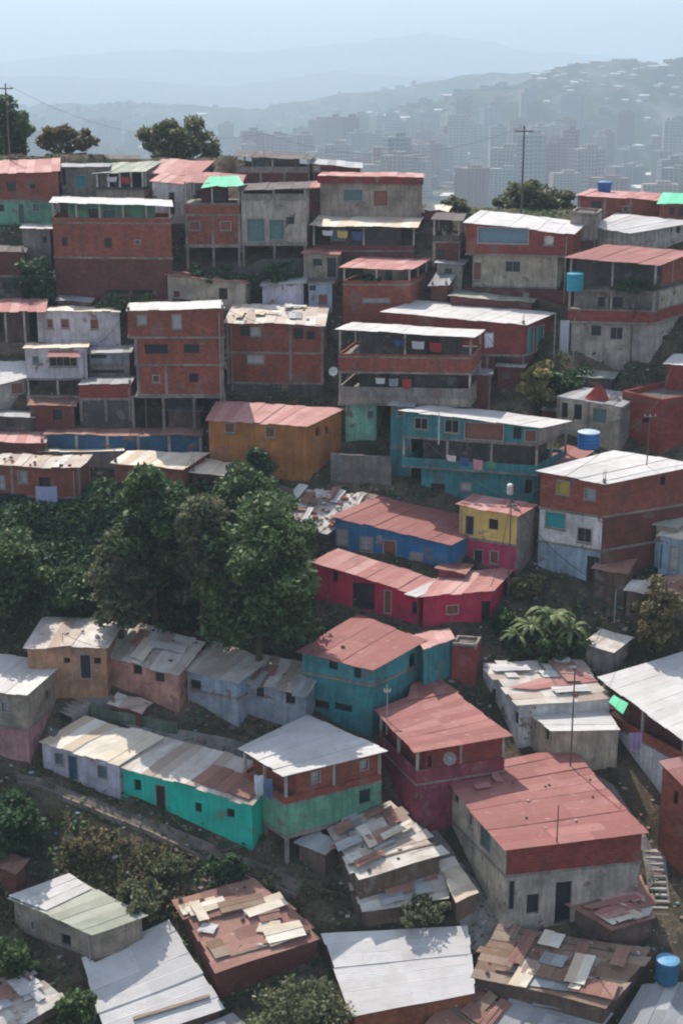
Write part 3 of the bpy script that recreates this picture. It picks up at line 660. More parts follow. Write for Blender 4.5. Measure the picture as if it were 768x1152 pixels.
H('blue_house','bright blue house with a red roof and white trimmed windows','house',[(371,581),(508,614),(535,592),(425,558)],648,[(645,'solid','blue')],roof='red',dY=(2.6,0,7.5),a=1,
  wins=[(379,596,391,613,'c'),(405,604,419,621,'c'),(431,608,445,627,'n'),(461,622,475,629,'c'),(424,603,429,610,'c')])
H('crimson_house','crimson row house with a pink roof and a dark recessed porch in its middle','house',[(350,632),(472,671),(520,655),(380,617)],710,[(708,'solid','crim')],roof='pink',dY=(2.6,0,6),a=1,
  wins=[(374,643,380,655,'h'),(396,656,421,686,'h'),(432,664,440,690,'n'),(463,677,472,691,'h')])
H('crimson_house','crimson end block with a faded roof beside the banana plants','house',[(470,672),(556,665),(558,648),(498,645)],715,[(710,'solid','crim')],roof='pink',dY=(0,1.2,5),a=0,wins=[(502,681,515,691,'n'),(541,676,552,704,'h')])
H('yellow_house','small two storey house, yellow above and magenta below, with a pink roof','house',[(512,568),(583,581),(606,568),(532,556)],652,[(616,'solid','yellow',dict(fm={1:'conc'})),(650,'solid','mag',dict(fm={1:'conc'}))],roof='pink',s=.08,a=1,
  wins=[(523,580,533,602,'d'),(549,584,560,596,'h'),(532,618,543,642,'d'),(551,620,560,634,'n')])
H('painted_house','big brick house, its left side painted white, turquoise and pale blue, under a white roof','house',[(602,530),(680,545),(790,523),(690,507)],670,[(584,'solid','brick'),(622,'solid','white',dict(fm={1:'brickd'})),(662,'solid','bluel',dict(fm={1:'brickd'}))],roof='white',s=.1,a=1,
  wins=[(626,541,640,557,'y'),(657,550,669,562,'c'),(613,570,636,594,'t'),(649,594,665,610,'w'),(659,626,673,660,'h'),(742,536,748,546,'h')])
H('brick_house','small house with a faded red gabled roof tucked behind the blue tank','house',[(595,527),(632,533),(668,508),(636,501)],575,[(570,'solid','brick')],roof='red',s=.1,a=1)
H('cream_house','roofless looking cream house with concrete posts and a heap of red bricks on its slab','house',[(626,446),(699,458),(722,443),(656,436)],512,[(504,'solid','cream',dict(frame=True,fm={1:'conc'}))],roof='grey',s=.12,a=1,thick=.2,rag=0,over=.02,wins=[(631,453,638,470,'h'),(645,455,654,472,'h'),(666,459,682,476,'g')])
H('brick_house','roofless red brick house with raised parapets right of the cream house','house',[(699,446),(744,456),(800,447),(752,434)],516,[(506,'solid','brickr')],roof='dark',s=.1,a=1,thick=.1,over=.02,wins=[(722,468,730,476,'h')])
H('brick_tower_house','narrow red brick tower with a scrap of white roof at the right edge','house',[(745,409),(780,412),(800,399),(757,398)],470,[(450,'solid','brickr')],roof='white',s=.1,a=0,wins=[(770,420,778,432,'h')])
H('mossy_shed','little mossy roofed shed at the right edge beside the big brick house','shed',[(733,590),(762,594),(780,583),(748,577)],650,[(612,'solid','beige'),(650,'solid','bluel')],roof='moss',s=.1,a=1)
H('mossy_shed','pink roofed shed with a green door frame at the right edge below the mossy one','shed',[(737,603),(772,608),(800,598),(752,592)],664,[(655,'solid','bluel')],roof='cream',s=.08,a=1,wins=[(738,612,744,640,'t'),(752,615,764,640,'c')])
H('tan_house','tall tan house with a stony roof at the right edge above the big white roof','house',[(735,652),(800,700),(850,670),(790,640)],752,[(745,'solid','beige')],roof='rust',s=0,a=1,wins=[(750,690,756,700,'h')],Y=103)
# --- lower left rows
H('tan_house','tan house with a dirty white roof and a pink lower storey at the left edge','house',[(-55,772),(31,783),(76,744),(-5,736)],864,[(824,'solid','beige'),(862,'solid','pinkw')],roof='white',s=.0,a=1,wins=[(2,790,12,801,'c'),(52,776,57,786,'h')])
H('orange_house','orange plastered row house with a dark open doorway under dappled tree shade','house',[(26,729),(122,728),(142,698),(48,694)],790,[(770,'solid','orange')],roof='aged',s=.05,a=1,wins=[(90,736,103,764,'d'),(106,740,114,747,'h'),(72,740,79,746,'h')])
H('salmon_house','salmon row house with two square windows between the orange and the pale blue ones','house',[(116,738),(202,759),(232,723),(142,700)],806,[(800,'solid','salmon')],roof='aged',s=.0,a=1,rag=.3,wins=[(150,748,160,759,'h'),(175,757,185,767,'h')])
H('white_house','pale blue row house with one square window and a white plinth','house',[(205,753),(268,770),(305,741),(240,722)],820,[(789,'solid','bluel'),(815,'solid','greyb')],roof='aged',s=.0,a=1,wins=[(214,765,226,779,'h')])
H('grey_house','grey row house with two square windows left of the turquoise corner house','house',[(271,768),(346,783),(366,752),(292,735)],826,[(818,'solid','greyb')],roof='patch',s=.0,a=1,wins=[(288,772,297,784,'h'),(321,779,332,792,'h')])
H('lilac_house','white lilac house with a blue door, left half of the long row','house',[(44,835),(134,862),(186,829),(95,807)],908,[(905,'solid','lilac')],roof='cream',s=.2,a=1,over=.12,Y=92.8,wins=[(62,847,72,860,'b'),(77,850,88,878,'db'),(110,861,121,876,'b')])
H('aqua_house','bright aqua house with a dark door, right half of the long row','house',[(135,863),(284,906),(320,866),(187,829)],964,[(961,'solid','aqua')],roof='aged',s=.2,a=1,over=.12,wins=[(151,877,159,890,'h'),(175,883,187,912,'d'),(219,903,227,914,'h'),(255,910,264,920,'h')])
H('corner_house','corner house on stilts with a clean white roof, brick upper floor and pale green floor','house',[(267,842),(319,874),(437,845),(345,804)],985,[(908,'open','brick',dict(par=0.5,inmat='brick',**{'in':(.9,.12,.12,.12)})),(945,'solid','greens'),(980,'stilt','concd')],roof='white',s=.0,a=1,over=.3,
  wins=[(404,888,417,904,'h'),(350,868,360,880,'c'),(405,855,414,866,'c')])
H('turquoise_house','turquoise corner house with a hipped looking red roof in the middle of the slope','house',[(333,733),(420,755),(480,721),(402,691)],835,[(775,'solid','tealm'),(812,'solid','teal')],roof='red',s=.0,a=1,over=.3,wins=[(370,742,380,753,'h'),(398,751,406,763,'h'),(460,735,468,750,'h'),(352,788,370,797,'h'),(376,792,396,800,'h')])
H('turquoise_house','narrow turquoise extension with a pale pink roof behind the turquoise corner house','house',[(476,731),(512,719),(505,707),(466,714)],790,[(770,'solid','teal')],roof='pink',s=.0,a=0,over=.1)
def notch_roof(h, root):
    P = on_plane(h, [(458,789),(516,779),(490,760),(462,770)], .03)
    P = [P[0], P[1], P[2], P[3]]
    mb = roof_mesh(P, .05, 1, False, random.Random(5), .02); o = mb.build('roof', roofmat('red'), root); md = o.modifiers.new('thick', 'SOLIDIFY'); md.thickness = .03
    mb = MB(); mb.prism(offset_poly([(p.x, p.y) for p in P], .12), h['zb'], [p.z-.06 for p in P]); mb.build('wall', wm('crimd'), root)
H('redroof_house','crimson walled house with a notched red roof left of the largest red roof','house',[(421,799),(466,848),(575,829),(498,768)],948,[(885,'open','crimd',dict(par=1.0,inmat='brickr',**{'in':(.8,.12,.12,.12)})),(930,'solid','crimd')],roof='red',s=.0,a=1,over=.3,wins=[(470,851,485,864,'h'),(430,870,436,880,'h')],extra=notch_roof)
H('brick_shed','tiny red brick rooftop shed with a pale parapet beside the turquoise extension','shed',[(508,727),(536,729),(541,720),(514,718)],770,[(757,'solid','brickr')],roof='dark',s=.0,a=1,over=.02)
H('white_house','white house with a cluttered pale roof behind the thin wooden pole','house',[(541,745),(583,795),(688,786),(650,742)],838,[(820,'solid','white')],roof='aged',s=.0,a=1,over=.1,rows=3,rag=.35,wins=[(552,774,557,790,'h'),(577,800,583,815,'h')])
H('white_house','low white front wing with a smooth white roof before the cluttered pale roof','house',[(573,788),(620,823),(697,822),(672,783)],868,[(856,'solid','cream')],roof='white',s=.0,a=1,over=.08,wins=[(612,820,617,832,'h')])
H('big_house','large house at the right edge with a smooth white roof and a dark side gallery','house',[(671,762),(770,835),(860,790),(790,727)],930,[(862,'open','brick',dict(par=.7,inmat='brickd',sp=4,**{'in':(1.2,.2,.2,.2)})),(925,'solid','white')],roof='white',s=.0,a=1,over=.3)
H('brick_house','brick house cut by the right edge with a pink roof beside the whitewashed wall','house',[(741,856),(800,920),(880,900),(800,845)],958,[(952,'solid','brick')],roof='pink',dY=(0,-3,5),a=0,over=.2,wins=[(757,890,762,905,'h')])
H('redroof_house','house under the largest red roof with a grey plastered side wall and red brick end','house',[(494,869),(567,958),(729,938),(640,841)],1062,[(990,'solid','cream',dict(fm={1:'brickr'})),(1050,'solid','cream',dict(fm={1:'concl'}))],roof='red',s=.0,a=1,over=.3,rows=3,
  wins=[(498,902,502,920,'n'),(513,903,522,928,'dr'),(540,930,552,956,'g'),(527,915,531,930,'n'),(571,990,579,1024,'d'),(592,1006,606,1028,'h'),(624,992,642,1040,'h'),(505,935,509,950,'n'),(509,888,516,902,'h')])
H('patched_shack','shack with a tall stack of patched cream roof sheets left of the grey lane','shack',[(370,932),(402,990),(500,962),(438,901)],1040,[(1036,'solid','wood')],roof='patch',s=.0,a=1,over=.25,rows=4,rag=.5)
H('patched_shack','lower lean-to of pale boards in front of the patched cream roofs','shack',[(398,992),(408,1026),(498,1012),(497,968)],1050,[(1048,'solid','wood')],roof='patch',s=.0,a=1,over=.2,rag=.5,rows=2)
H('small_shed','little tan lean-to roof jutting into the grey lane','shed',[(492,968),(513,1016),(537,1005),(510,963)],1048,[(1044,'solid','wood')],roof='cream',s=.0,a=1,over=.12)
H('rust_roof_shack','shack with a rusted red roof and a torn patch of white near its corner','shack',[(196,1012),(243,1096),(362,1055),(283,989)],1132,[(1128,'solid','brickd')],roof='rust',s=.0,a=1,over=.2,rows=3,rag=.5)
H('white_roof_house','low house whose broad lilac white roof fills the lower left','house',[(92,1079),(124,1180),(252,1135),(190,1036)],1200,[(1200,'solid','earth')],roof='white',s=.0,a=1,over=.2,rag=.1)
H('white_roof_house','low house with a broad pale white roof at the bottom centre','house',[(362,1050),(396,1145),(534,1118),(526,1042)],1178,[(1172,'solid','bricko')],roof='white',s=.0,a=1,over=.2,rag=.1)
H('cream_house','small cream house with a half white, half grey green roof at the lower left','house',[(9,1010),(105,1052),(166,1031),(78,985)],1100,[(1080,'solid','beige'),(1096,'solid','earth')],roof='moss',s=.0,a=1,over=.2,wins=[(69,1051,80,1068,'h'),(35,1036,40,1046,'c')])
H('patched_shack','shack with a stony patched roof in the bottom left corner','shack',[(-40,1118),(6,1165),(74,1126),(28,1090)],1178,[(1170,'solid','wood')],roof='patch',s=.0,a=1,over=.2,rows=3,rag=.5)
H('rust_roof_shack','shack with a rough pinkish brown roof below the red brick end wall','shack',[(630,1012),(690,1046),(738,1032),(722,985)],1074,[(1070,'solid','earth')],roof='rust',s=.0,a=1,over=.2,rows=3,rag=.5)
H('board_roof_shack','long shack roofed with brown boards and one grey sheet at the lower right','shack',[(528,1098),(680,1134),(735,1068),(560,1040)],1170,[(1165,'solid','earth')],roof='board',s=.0,a=1,over=.2,rows=4,rag=.5,swap=True)
H('board_roof_shack','rust brown shack roof in the bottom middle right of the pale white roof','shack',[(478,1152),(530,1185),(572,1135),(520,1105)],1200,[(1200,'solid','earth')],roof='rust',s=.0,a=1,over=.2,rows=2,rag=.5)
H('grey_roof_shack','low shack with a plain grey roof along the bottom edge','shack',[(540,1170),(650,1190),(690,1140),(580,1112)],1205,[(1205,'solid','earth')],roof='grey',s=.0,a=1,over=.2,rows=2,rag=.2)
H('grey_roof_shack','low pale grey roofed shack in the bottom right corner in front of the blue drum','shack',[(690,1160),(800,1180),(820,1105),(722,1108)],1200,[(1200,'solid','concd')],roof='grey',s=.0,a=1,over=.2,rows=2,rag=.2)
H('tan_house','brown earth walled shed behind the bottom left foliage','shed',[(230,1152),(262,1190),(300,1172),(262,1140)],1205,[(1205,'solid','earth')],roof='grey',s=.0,a=1,over=.1)

H('small_shed','low pinkish shed on the crest right of the salmon annex','shed',[(474,236),(504,238),(506,231),(480,230)],262,[(256,'solid','brickd')],roof='cream',dY=(2,2,6))
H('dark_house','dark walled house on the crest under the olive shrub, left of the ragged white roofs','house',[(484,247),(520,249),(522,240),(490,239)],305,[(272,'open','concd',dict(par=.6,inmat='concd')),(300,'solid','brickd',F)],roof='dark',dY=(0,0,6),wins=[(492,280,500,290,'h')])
H('grey_shed','low grey annex beneath the dark walled crest house','shed',[(488,296),(522,298),(524,291),(494,290)],322,[(318,'solid','conc')],roof='grey',dY=(0,0,4),wins=[(500,302,508,310,'h')])
H('turquoise_house','narrow turquoise wall with a red panel between the mint wall and the turquoise house','house',[(436,457),(466,458),(470,452),(440,451)],560,[(505,'solid','tealm'),(540,'solid','teal')],roof='grey',dY=(2,2,6),wins=[(447,458,458,468,'r')])
H('brick_shed','brown shed in the dusty yard below the big brick house','shed',[(664,640),(706,646),(716,630),(676,626)],690,[(682,'solid','earth')],roof='rust',s=.05,a=1)

# --- small buildings packed into the gaps of the slope
H('brick_shed','small brick lean-to in the gap left of the small cream house','shed',[(150,342),(186,344),(190,336),(156,334)],362,[(358,'solid','brickd')],roof='rust',dY=(0,0,4))
H('brick_shed','brown block shed between the round dark bush and the ragged pink shelter','shed',[(62,338),(104,340),(108,333),(68,331)],352,[(350,'solid','concd')],roof='grey',dY=(0,0,4))
H('small_shed','grey block shed hidden behind the white strip brick house','shed',[(252,350),(300,352),(302,345),(258,344)],372,[(368,'solid','conc')],roof='moss',dY=(1.5,1.5,5))
H('small_shed','low concrete shed below the cream house at the left edge','shed',[(-20,468),(40,470),(42,462),(-14,461)],490,[(484,'solid','concd')],roof='grey',dY=(0,0,4),wins=[(8,472,16,480,'h')])
H('brick_shed','brick footing shed under the small white house with the red awning','shed',[(30,456),(86,457),(90,448),(36,447)],486,[(482,'solid','brickd')],roof='rust',dY=(0,0,4),wins=[(60,461,70,472,'h')])
H('small_shed','tin shed in the shade left of the ochre house front','shed',[(186,462),(228,464),(230,456),(190,455)],486,[(480,'solid','earth')],roof='grey',dY=(1,1,4))
H('brick_shed','tiny brick hut among the pale rubble right of the ochre house','shed',[(388,520),(424,523),(430,514),(394,512)],548,[(542,'solid','conc')],roof='rust',dY=(1.5,1.5,4),wins=[(398,527,406,536,'h')])
H('brick_shed','narrow brick hut between the turquoise house and the cream post house','shed',[(606,462),(628,464),(634,455),(612,454)],500,[(494,'solid','brickd')],roof='dark',dY=(3,3,6))
H('small_shed','low grey hut in the dark gap above the cream post house','shed',[(648,424),(690,427),(696,418),(656,416)],448,[(444,'solid','concd')],roof='moss',dY=(0,0,4))
H('brick_shed','small brick hut behind the yellow green bush','shed',[(556,412),(590,414),(594,405),(562,404)],442,[(438,'solid','brickd')],roof='grey',dY=(0,0,4),wins=[(566,419,574,428,'h')])
H('small_shed','tin roofed lean-to between the blue house and the magenta walls','shed',[(488,640),(524,646),(532,634),(498,630)],672,[(666,'solid','crimd')],roof='rust',dY=(.5,0,3.5))
H('brick_shed','low brick store on the slope right of the tan house steps','shed',[(120,792),(160,802),(172,790),(132,780)],826,[(820,'solid','brickd')],roof='aged',s=.2,a=1)
H('small_shed','low block shed in the shade right of the corner house stilts','shed',[(330,948),(366,962),(384,944),(350,934)],996,[(990,'solid','earth')],roof='grey',s=.2,a=1)
H('brick_shed','little brick outhouse at the left edge above the cream house','shed',[(-20,968),(18,984),(34,968),(0,955)],1015,[(1008,'solid','brickd')],roof='rust',s=.2,a=1)
H('brick_shed','brick hut on the dusty yard left of the tan house at the right edge','shed',[(700,664),(728,670),(738,656),(710,652)],716,[(708,'solid','earth')],roof='aged',s=.15,a=1,wins=[(708,676,716,690,'h')])
H('small_shed','small white sheeted shed right of the banana plants','shed',[(654,724),(690,735),(712,718),(676,708)],766,[(758,'solid','conc')],roof='patch',s=.2,a=1)
# ------------------------------------------------------------------ terrain
GX0, GX1, GY0, GY1, GR = -75.0, 75.0, 40.0, 236.0, 0.65
gx = np.arange(GX0, GX1+GR, GR); gy = np.arange(GY0, GY1+GR, GR)
XX, YY = np.meshgrid(gx, gy)
ZZ = np.zeros_like(XX)
pr = np.array([slope_z(20.0, y) for y in gy]); pl_ = np.array([slope_z(-20.0, y) for y in gy])
kx = np.clip((XX+4)/10.0, 0, 1)
ZZ = pl_[:, None]*(1-kx) + pr[:, None]*kx
def vnoise(x, y, s, seed):
    """smooth value noise on arrays"""
    r_ = np.random.RandomState(seed); T = r_.rand(64, 64)
    u, v = x/s, y/s; i, j = np.floor(u).astype(int), np.floor(v).astype(int); fu, fv = u-i, v-j
    fu = fu*fu*(3-2*fu); fv = fv*fv*(3-2*fv)
    g = lambda a, b: T[a % 64, b % 64]
    return (g(i,j)*(1-fu)+g(i+1,j)*fu)*(1-fv) + (g(i,j+1)*(1-fu)+g(i+1,j+1)*fu)*fv
ZZ += (vnoise(XX, YY, 7.0, 1)-.5)*0.9 + (vnoise(XX, YY, 2.2, 2)-.5)*0.35
INS = np.zeros_like(XX, bool)
def poly_dist(poly, X, Y):
    """signed distance to a convex CCW polygon (negative inside), roughly right outside"""
    d = np.full(X.shape, -1e9)
    for i in range(len(poly)):
        ax_, ay_ = poly[i][:2]; bx_, by_ = poly[(i+1) % len(poly)][:2]; L = math.hypot(bx_-ax_, by_-ay_)
        nx, ny = (by_-ay_)/L, -(bx_-ax_)/L
        d = np.maximum(d, (X-ax_)*nx + (Y-ay_)*ny)
    return d
for h in HOUSES:
    poly = h['lv'][-1]['poly']; d = poly_dist(poly, XX, YY)
    lim = h['zb'] + 0.1 + np.maximum(0, d-0.35)*1.8 + 0.62*np.maximum(0, YY-h['Ya'])
    ZZ = np.minimum(ZZ, np.where(d < 5, lim, 1e9)); INS |= d < 0.15
    zr_ = h['pl'][0]*XX + h['pl'][1]*YY + h['pl'][2] - 0.75
    if not h['part_of']: ZZ = np.minimum(ZZ, np.where(d < 0.5, zr_, 1e9))
    ZZ = np.minimum(ZZ, np.where(d < 4, zr_ + 0.2 + np.maximum(0, d-.4)*3.5, 1e9))
def gz(x, y):
    i = min(max((x-GX0)/GR, 0), len(gx)-1.001); j = min(max((y-GY0)/GR, 0), len(gy)-1.001)
    a, b = int(i), int(j); fu, fv = i-a, j-b
    return float((ZZ[b,a]*(1-fu)+ZZ[b,a+1]*fu)*(1-fv) + (ZZ[b+1,a]*(1-fu)+ZZ[b+1,a+1]*fu)*fv)
def grid_mesh(name, X, Y, Z, mat):
    ny, nx = X.shape; me = bpy.data.meshes.new(name)
    co = np.stack([X, Y, Z], -1).reshape(-1, 3)
    i = np.arange(ny-1)[:, None]*nx + np.arange(nx-1)[None, :]
    f = np.stack([i, i+1, i+1+nx, i+nx], -1).reshape(-1, 4)
    me.from_pydata(co.tolist(), [], f.tolist()); me.materials.append(mat); me.polygons.foreach_set('use_smooth', [True]*len(f)); me.update()
    o = bpy.data.objects.new(name, me); COL.objects.link(o); return o
def earth_mat():
    m = bpy.data.materials.new('dry_earth'); n, b = nodes(m); g = geo(n)
    c = ramp(n, noise(n, g, 0.35, 7, 0.7), [(0.3, (0.034,0.042,0.024)), (0.45, (0.070,0.062,0.040)), (0.57, (0.15,0.115,0.082)), (0.75, (0.24,0.19,0.15))])
    c2 = mix(n, ramp(n, noise(n, g, 5, 4, 0.8), [(0.45,(0,0,0)),(0.62,(.6,.6,.6))]), c, (0.035,0.036,0.024))
    c3 = mix(n, ramp(n, noise(n, g, 2.4, 3, 0.7), [(0.66,(0,0,0)),(0.69,(.8,.8,.8))]), c2, (0.32,0.29,0.26))
    n.links.new(c3, b.inputs['Base Color']); b.inputs['Roughness'].default_value = 0.95; b.inputs['Specular IOR Level'].default_value = 0.1
    n.links.new(bump(n, noise(n, g, 3, 6, 0.75), 0.25, 0.8), b.inputs['Normal']); return m
tag(grid_mesh('hillside', XX, YY, ZZ, earth_mat()), kind='structure')

# ---- valley and far hills, one sheet out to the horizon
nr, nc = 260, 420
yr = 205*np.exp(np.linspace(0, math.log(15000/205.), nr)); an = np.linspace(math.radians(-38), math.radians(38), nc)
FX = yr[:, None]*np.tan(an)[None, :]; FY = np.repeat(yr[:, None], nc, 1)
def profile(px, tab): return np.interp(px, [a for a, b in tab], [b for a, b in tab])
PXs = 384 + 1600*FX/FY*0.972
def ridge(y0, width, tab, back=1.0):
    top = (112-profile(PXs, tab))/1600*y0*1.0
    w = np.where(FY < y0, width, width*back)
    return top, np.exp(-((FY-y0)/w)**2)
base = -42 - 60*np.clip((FY-205)/350, 0, 1)
Zf = base.copy()
for y0, wd, bk, tab, amp in (
    (11500, 1900, 1.5, [(-1500,95),(-300,80),(0,76),(80,71),(200,63),(300,64),(380,60),(430,50),(470,46),(520,53),(600,66),(768,80),(1200,70),(2200,90)], 30),
    (8000, 1100, 1.3, [(-1500,110),(-200,92),(0,88),(120,92),(260,100),(380,86),(520,92),(700,110),(1200,100),(2200,110)], 20),
    (4300, 800, 1.2, [(-1500,110),(-300,112),(0,120),(60,122),(180,118),(300,124),(400,108),(470,98),(540,86),(620,84),(700,88),(900,90),(2200,100)], 12),
    (3000, 620, 1.6, [(-1500,160),(0,175),(300,165),(420,134),(500,112),(560,98),(600,84),(640,78),(680,74),(720,75),(750,69),(800,66),(1200,50),(2200,60)], 9)):
    top, g = ridge(y0, wd, tab, bk); top = top + (vnoise(FX, FY, y0*0.03, 5)-.5)*amp*1.2 + (vnoise(FX, FY, y0*0.011, 9)-.5)*amp
    Zf = np.maximum(Zf, base + (top-base)*g)
Zf += (vnoise(FX, FY, 60, 11)-.5)*np.clip(FY/200-1, 0, 8)
def far_mat():
    m = bpy.data.materials.new('hazy_valley_ground'); n, b = nodes(m); g = geo(n)
    c = ramp(n, noise(n, scaled(n, g, (0.012,0.004,0.012)), 1.0, 9, 0.8), [(0.38, (0.018,0.030,0.016)), (0.5, (0.035,0.048,0.028)), (0.58, (0.10,0.095,0.085)), (0.7, (0.19,0.17,0.16))])
    n.links.new(c, b.inputs['Base Color']); b.inputs['Roughness'].default_value = 1.0; b.inputs['Specular IOR Level'].default_value = 0.0
    return m
tag(grid_mesh('valley_and_hills', FX, FY, Zf, far_mat()), kind='structure')
def fz(x, y):
    j = np.interp(y, yr, np.arange(nr)); a = math.atan2(x, y); i = np.interp(a, an, np.arange(nc))
    j0, i0 = int(min(j, nr-2)), int(min(i, nc-2)); fv, fu = j-j0, i-i0
    return float((Zf[j0,i0]*(1-fu)+Zf[j0,i0+1]*fu)*(1-fv) + (Zf[j0+1,i0]*(1-fu)+Zf[j0+1,i0+1]*fu)*fv)

# ------------------------------------------------------------------ haze: real air round the whole scene
hz = MB(); hz.box((0, 7600, 210), (12800, 0), (0, 8000), 420)
hm = bpy.data.materials.new('air'); hm.use_nodes = True; n = hm.node_tree; n.nodes.remove(n.nodes['Principled BSDF'])
pv = n.nodes.new('ShaderNodeVolumePrincipled'); pv.inputs['Color'].default_value = (0.61, 0.755, 0.89, 1); pv.inputs['Density'].default_value = HAZE_DENSITY
pv.inputs['Anisotropy'].default_value = 0.2
n.links.new(pv.outputs[0], n.nodes['Material Output'].inputs['Volume'])
tag(hz.build('haze', hm), kind='stuff')

# ------------------------------------------------------------------ far city
rc = random.Random(11)
def far_tower(x, y, w, d, h_, rz, floors, mat, proto=None, label='', group=''):
    z = fz(x, y)-2
    if proto is None:
        t = thing('tower_block', label, 'tower block', (x, y, z), group); t['_o'] = (0, 0, 0)
        mb = MB(); c_, s_ = 1, 0
        mb.box((0, 0, h_/2), (w/2, 0), (0, d/2), h_/2); mb.build('body', mat, t)
        for s2 in (-1, 1):
            g = MB(); g.box((w*.3*s2, -d/2-.55, h_/2-1), (w*.09, 0), (0, .5), h_/2-1.5); g.build('balcony_column', mat, t)
        mb = MB(); mb.box((w*.1, 0, h_+1.6), (w*.2, 0), (0, d*.25), 1.6); mb.build('lift_house', mat, t)
    else:
        t = proto.copy(); COL.objects.link(t)
        for ch in proto.children:
            c = ch.copy(); COL.objects.link(c); c.parent = t
    t.location = (x, y, z); t.rotation_euler = (0, 0, rz); tag(t, label, 'tower block', group); return t
def towermat(c):
    m = bpy.data.materials.new('far_tower_facade'); n, b = nodes(m); oc = N(n, 'ShaderNodeTexCoord').outputs['Object']
    bt = N(n, 'ShaderNodeTexBrick'); n.links.new(N(n, 'ShaderNodeUVMap').outputs[0], bt.inputs['Vector']); bt.offset = 0
    for k_, v in (('Color1', (*[x*.45 for x in c], 1)), ('Color2', (*[x*.3 for x in c], 1)), ('Mortar', (*c, 1))): bt.inputs[k_].default_value = v
    bt.inputs['Scale'].default_value = 1; bt.inputs['Brick Width'].default_value = 3.6; bt.inputs['Row Height'].default_value = 3.2; bt.inputs['Mortar Size'].default_value = .75; bt.inputs['Mortar Smooth'].default_value = 0
    n.links.new(bt.outputs['Color'], b.inputs['Base Color']); b.inputs['Roughness'].default_value = .9; return m
TM = [('pale grey', towermat((0.30,0.29,0.28))), ('pinkish brown', towermat((0.26,0.15,0.13))), ('cream', towermat((0.36,0.31,0.27)))]
protos = []
for k, (nm, m_) in enumerate(TM):
    for q, (w, d, h_, fl) in enumerate(((22, 16, 52, 15), (30, 15, 40, 12))):
        protos.append((nm, ('slender', 'broad')[q], m_, w, d, h_, fl))
made = {}
def put_tower(px, py_, Y, side):
    k = rc.randrange(6); nm, sh, m_, w, d, h_, fl = protos[k]
    side = ('behind the olive trees' if px < 270 and px > 70 else 'behind the left edge trees' if px < 70 else 'beyond the mast' if px < 350 else
            'beyond the fascia house' if px < 480 else 'left of the tall pole' if px < 585 else 'right of the tall pole' if px < 680 else 'right of the blue tank')
    side += (', nearer ones' if Y < 1900 else ', farther ones')
    x = xfac(px, 150)*Y; lb = '%s %s tower block in the hazy city %s' % (sh, nm, side)
    t = far_tower(x, Y, w, d, h_, rc.uniform(-.6, .6), fl, m_, made.get(k), lb, '%s %s far tower blocks, %s' % (sh, nm, side))
    s = rc.uniform(.75, 1.25); t.scale = (s, s, rc.uniform(.7, 1.35))
    made.setdefault(k, t)
for k in range(36): put_tower(rc.uniform(272, 420), 0, rc.uniform(1500, 2500), 'left of the long pole')
for k in range(76): put_tower(rc.uniform(420, 790), 0, rc.uniform(1250, 2500), 'towards the right edge')
for k in range(9): put_tower(rc.uniform(0, 60), 0, rc.uniform(1900, 2500), 'behind the left edge trees')
for k in range(12): put_tower(rc.uniform(100, 270), 0, rc.uniform(2500, 3300), 'behind the olive trees')
roofw = simple('far_roof', (0.60,0.58,0.56), 0.8); wallf = simple('far_wall', (0.42,0.36,0.32), 0.9)
def far_house(proto, px, Y, s):
    x = xfac(px, 150)*Y; z = fz(x, Y)-1
    if proto is None:
        t = thing('far_building', '', 'building', (x, Y, z)); t['_o'] = (0, 0, 0)
        mb = MB(); mb.box((0, 0, 3.5), (9, 0), (0, 6), 3.5); mb.build('wall', wallf, t)
        mb = MB(); v = [(-9.4,-6.4,7),(9.4,-6.4,7),(9.4,6.4,8.6),(-9.4,6.4,8.6)]; mb.prism([p[:2] for p in v], 7.01, [7.4,7.4,9,9]); mb.build('roof', roofw, t)
    else:
        t = proto.copy(); COL.objects.link(t)
        for ch in proto.children:
            c = ch.copy(); COL.objects.link(c); c.parent = t
    t.location = (x, Y, z); t.rotation_euler = (0, 0, rc.uniform(-.9, .9)); t.scale = (s*rc.uniform(.6, 1.2), s, s)
    on = ('in the far valley at the left' if px < 400 else 'on the far slope left of the tall pole' if px < 585 else 'on the far slope above the blue tank' if px < 700 else 'on the far slope at the right edge')
    on = on if Y < 2300 else on.replace('far slope', 'farthest slope').replace('far valley', 'farthest valley')
    return tag(t, 'tiny pale roofed building ' + on, 'building', 'far pale roofed buildings ' + on)
fp = None
for k in range(46):
    t = far_house(fp, rc.uniform(400, 790), rc.uniform(1100, 3300), rc.uniform(.6, 1.5)); fp = fp or t
for k in range(60):                                   # roofs along the right hand ridge
    far_house(fp, rc.uniform(600, 790), rc.uniform(2500, 3050), rc.uniform(.5, 1.0))
for k in range(20): far_house(fp, rc.uniform(0, 400), rc.uniform(1800, 4200), rc.uniform(.7, 1.7))
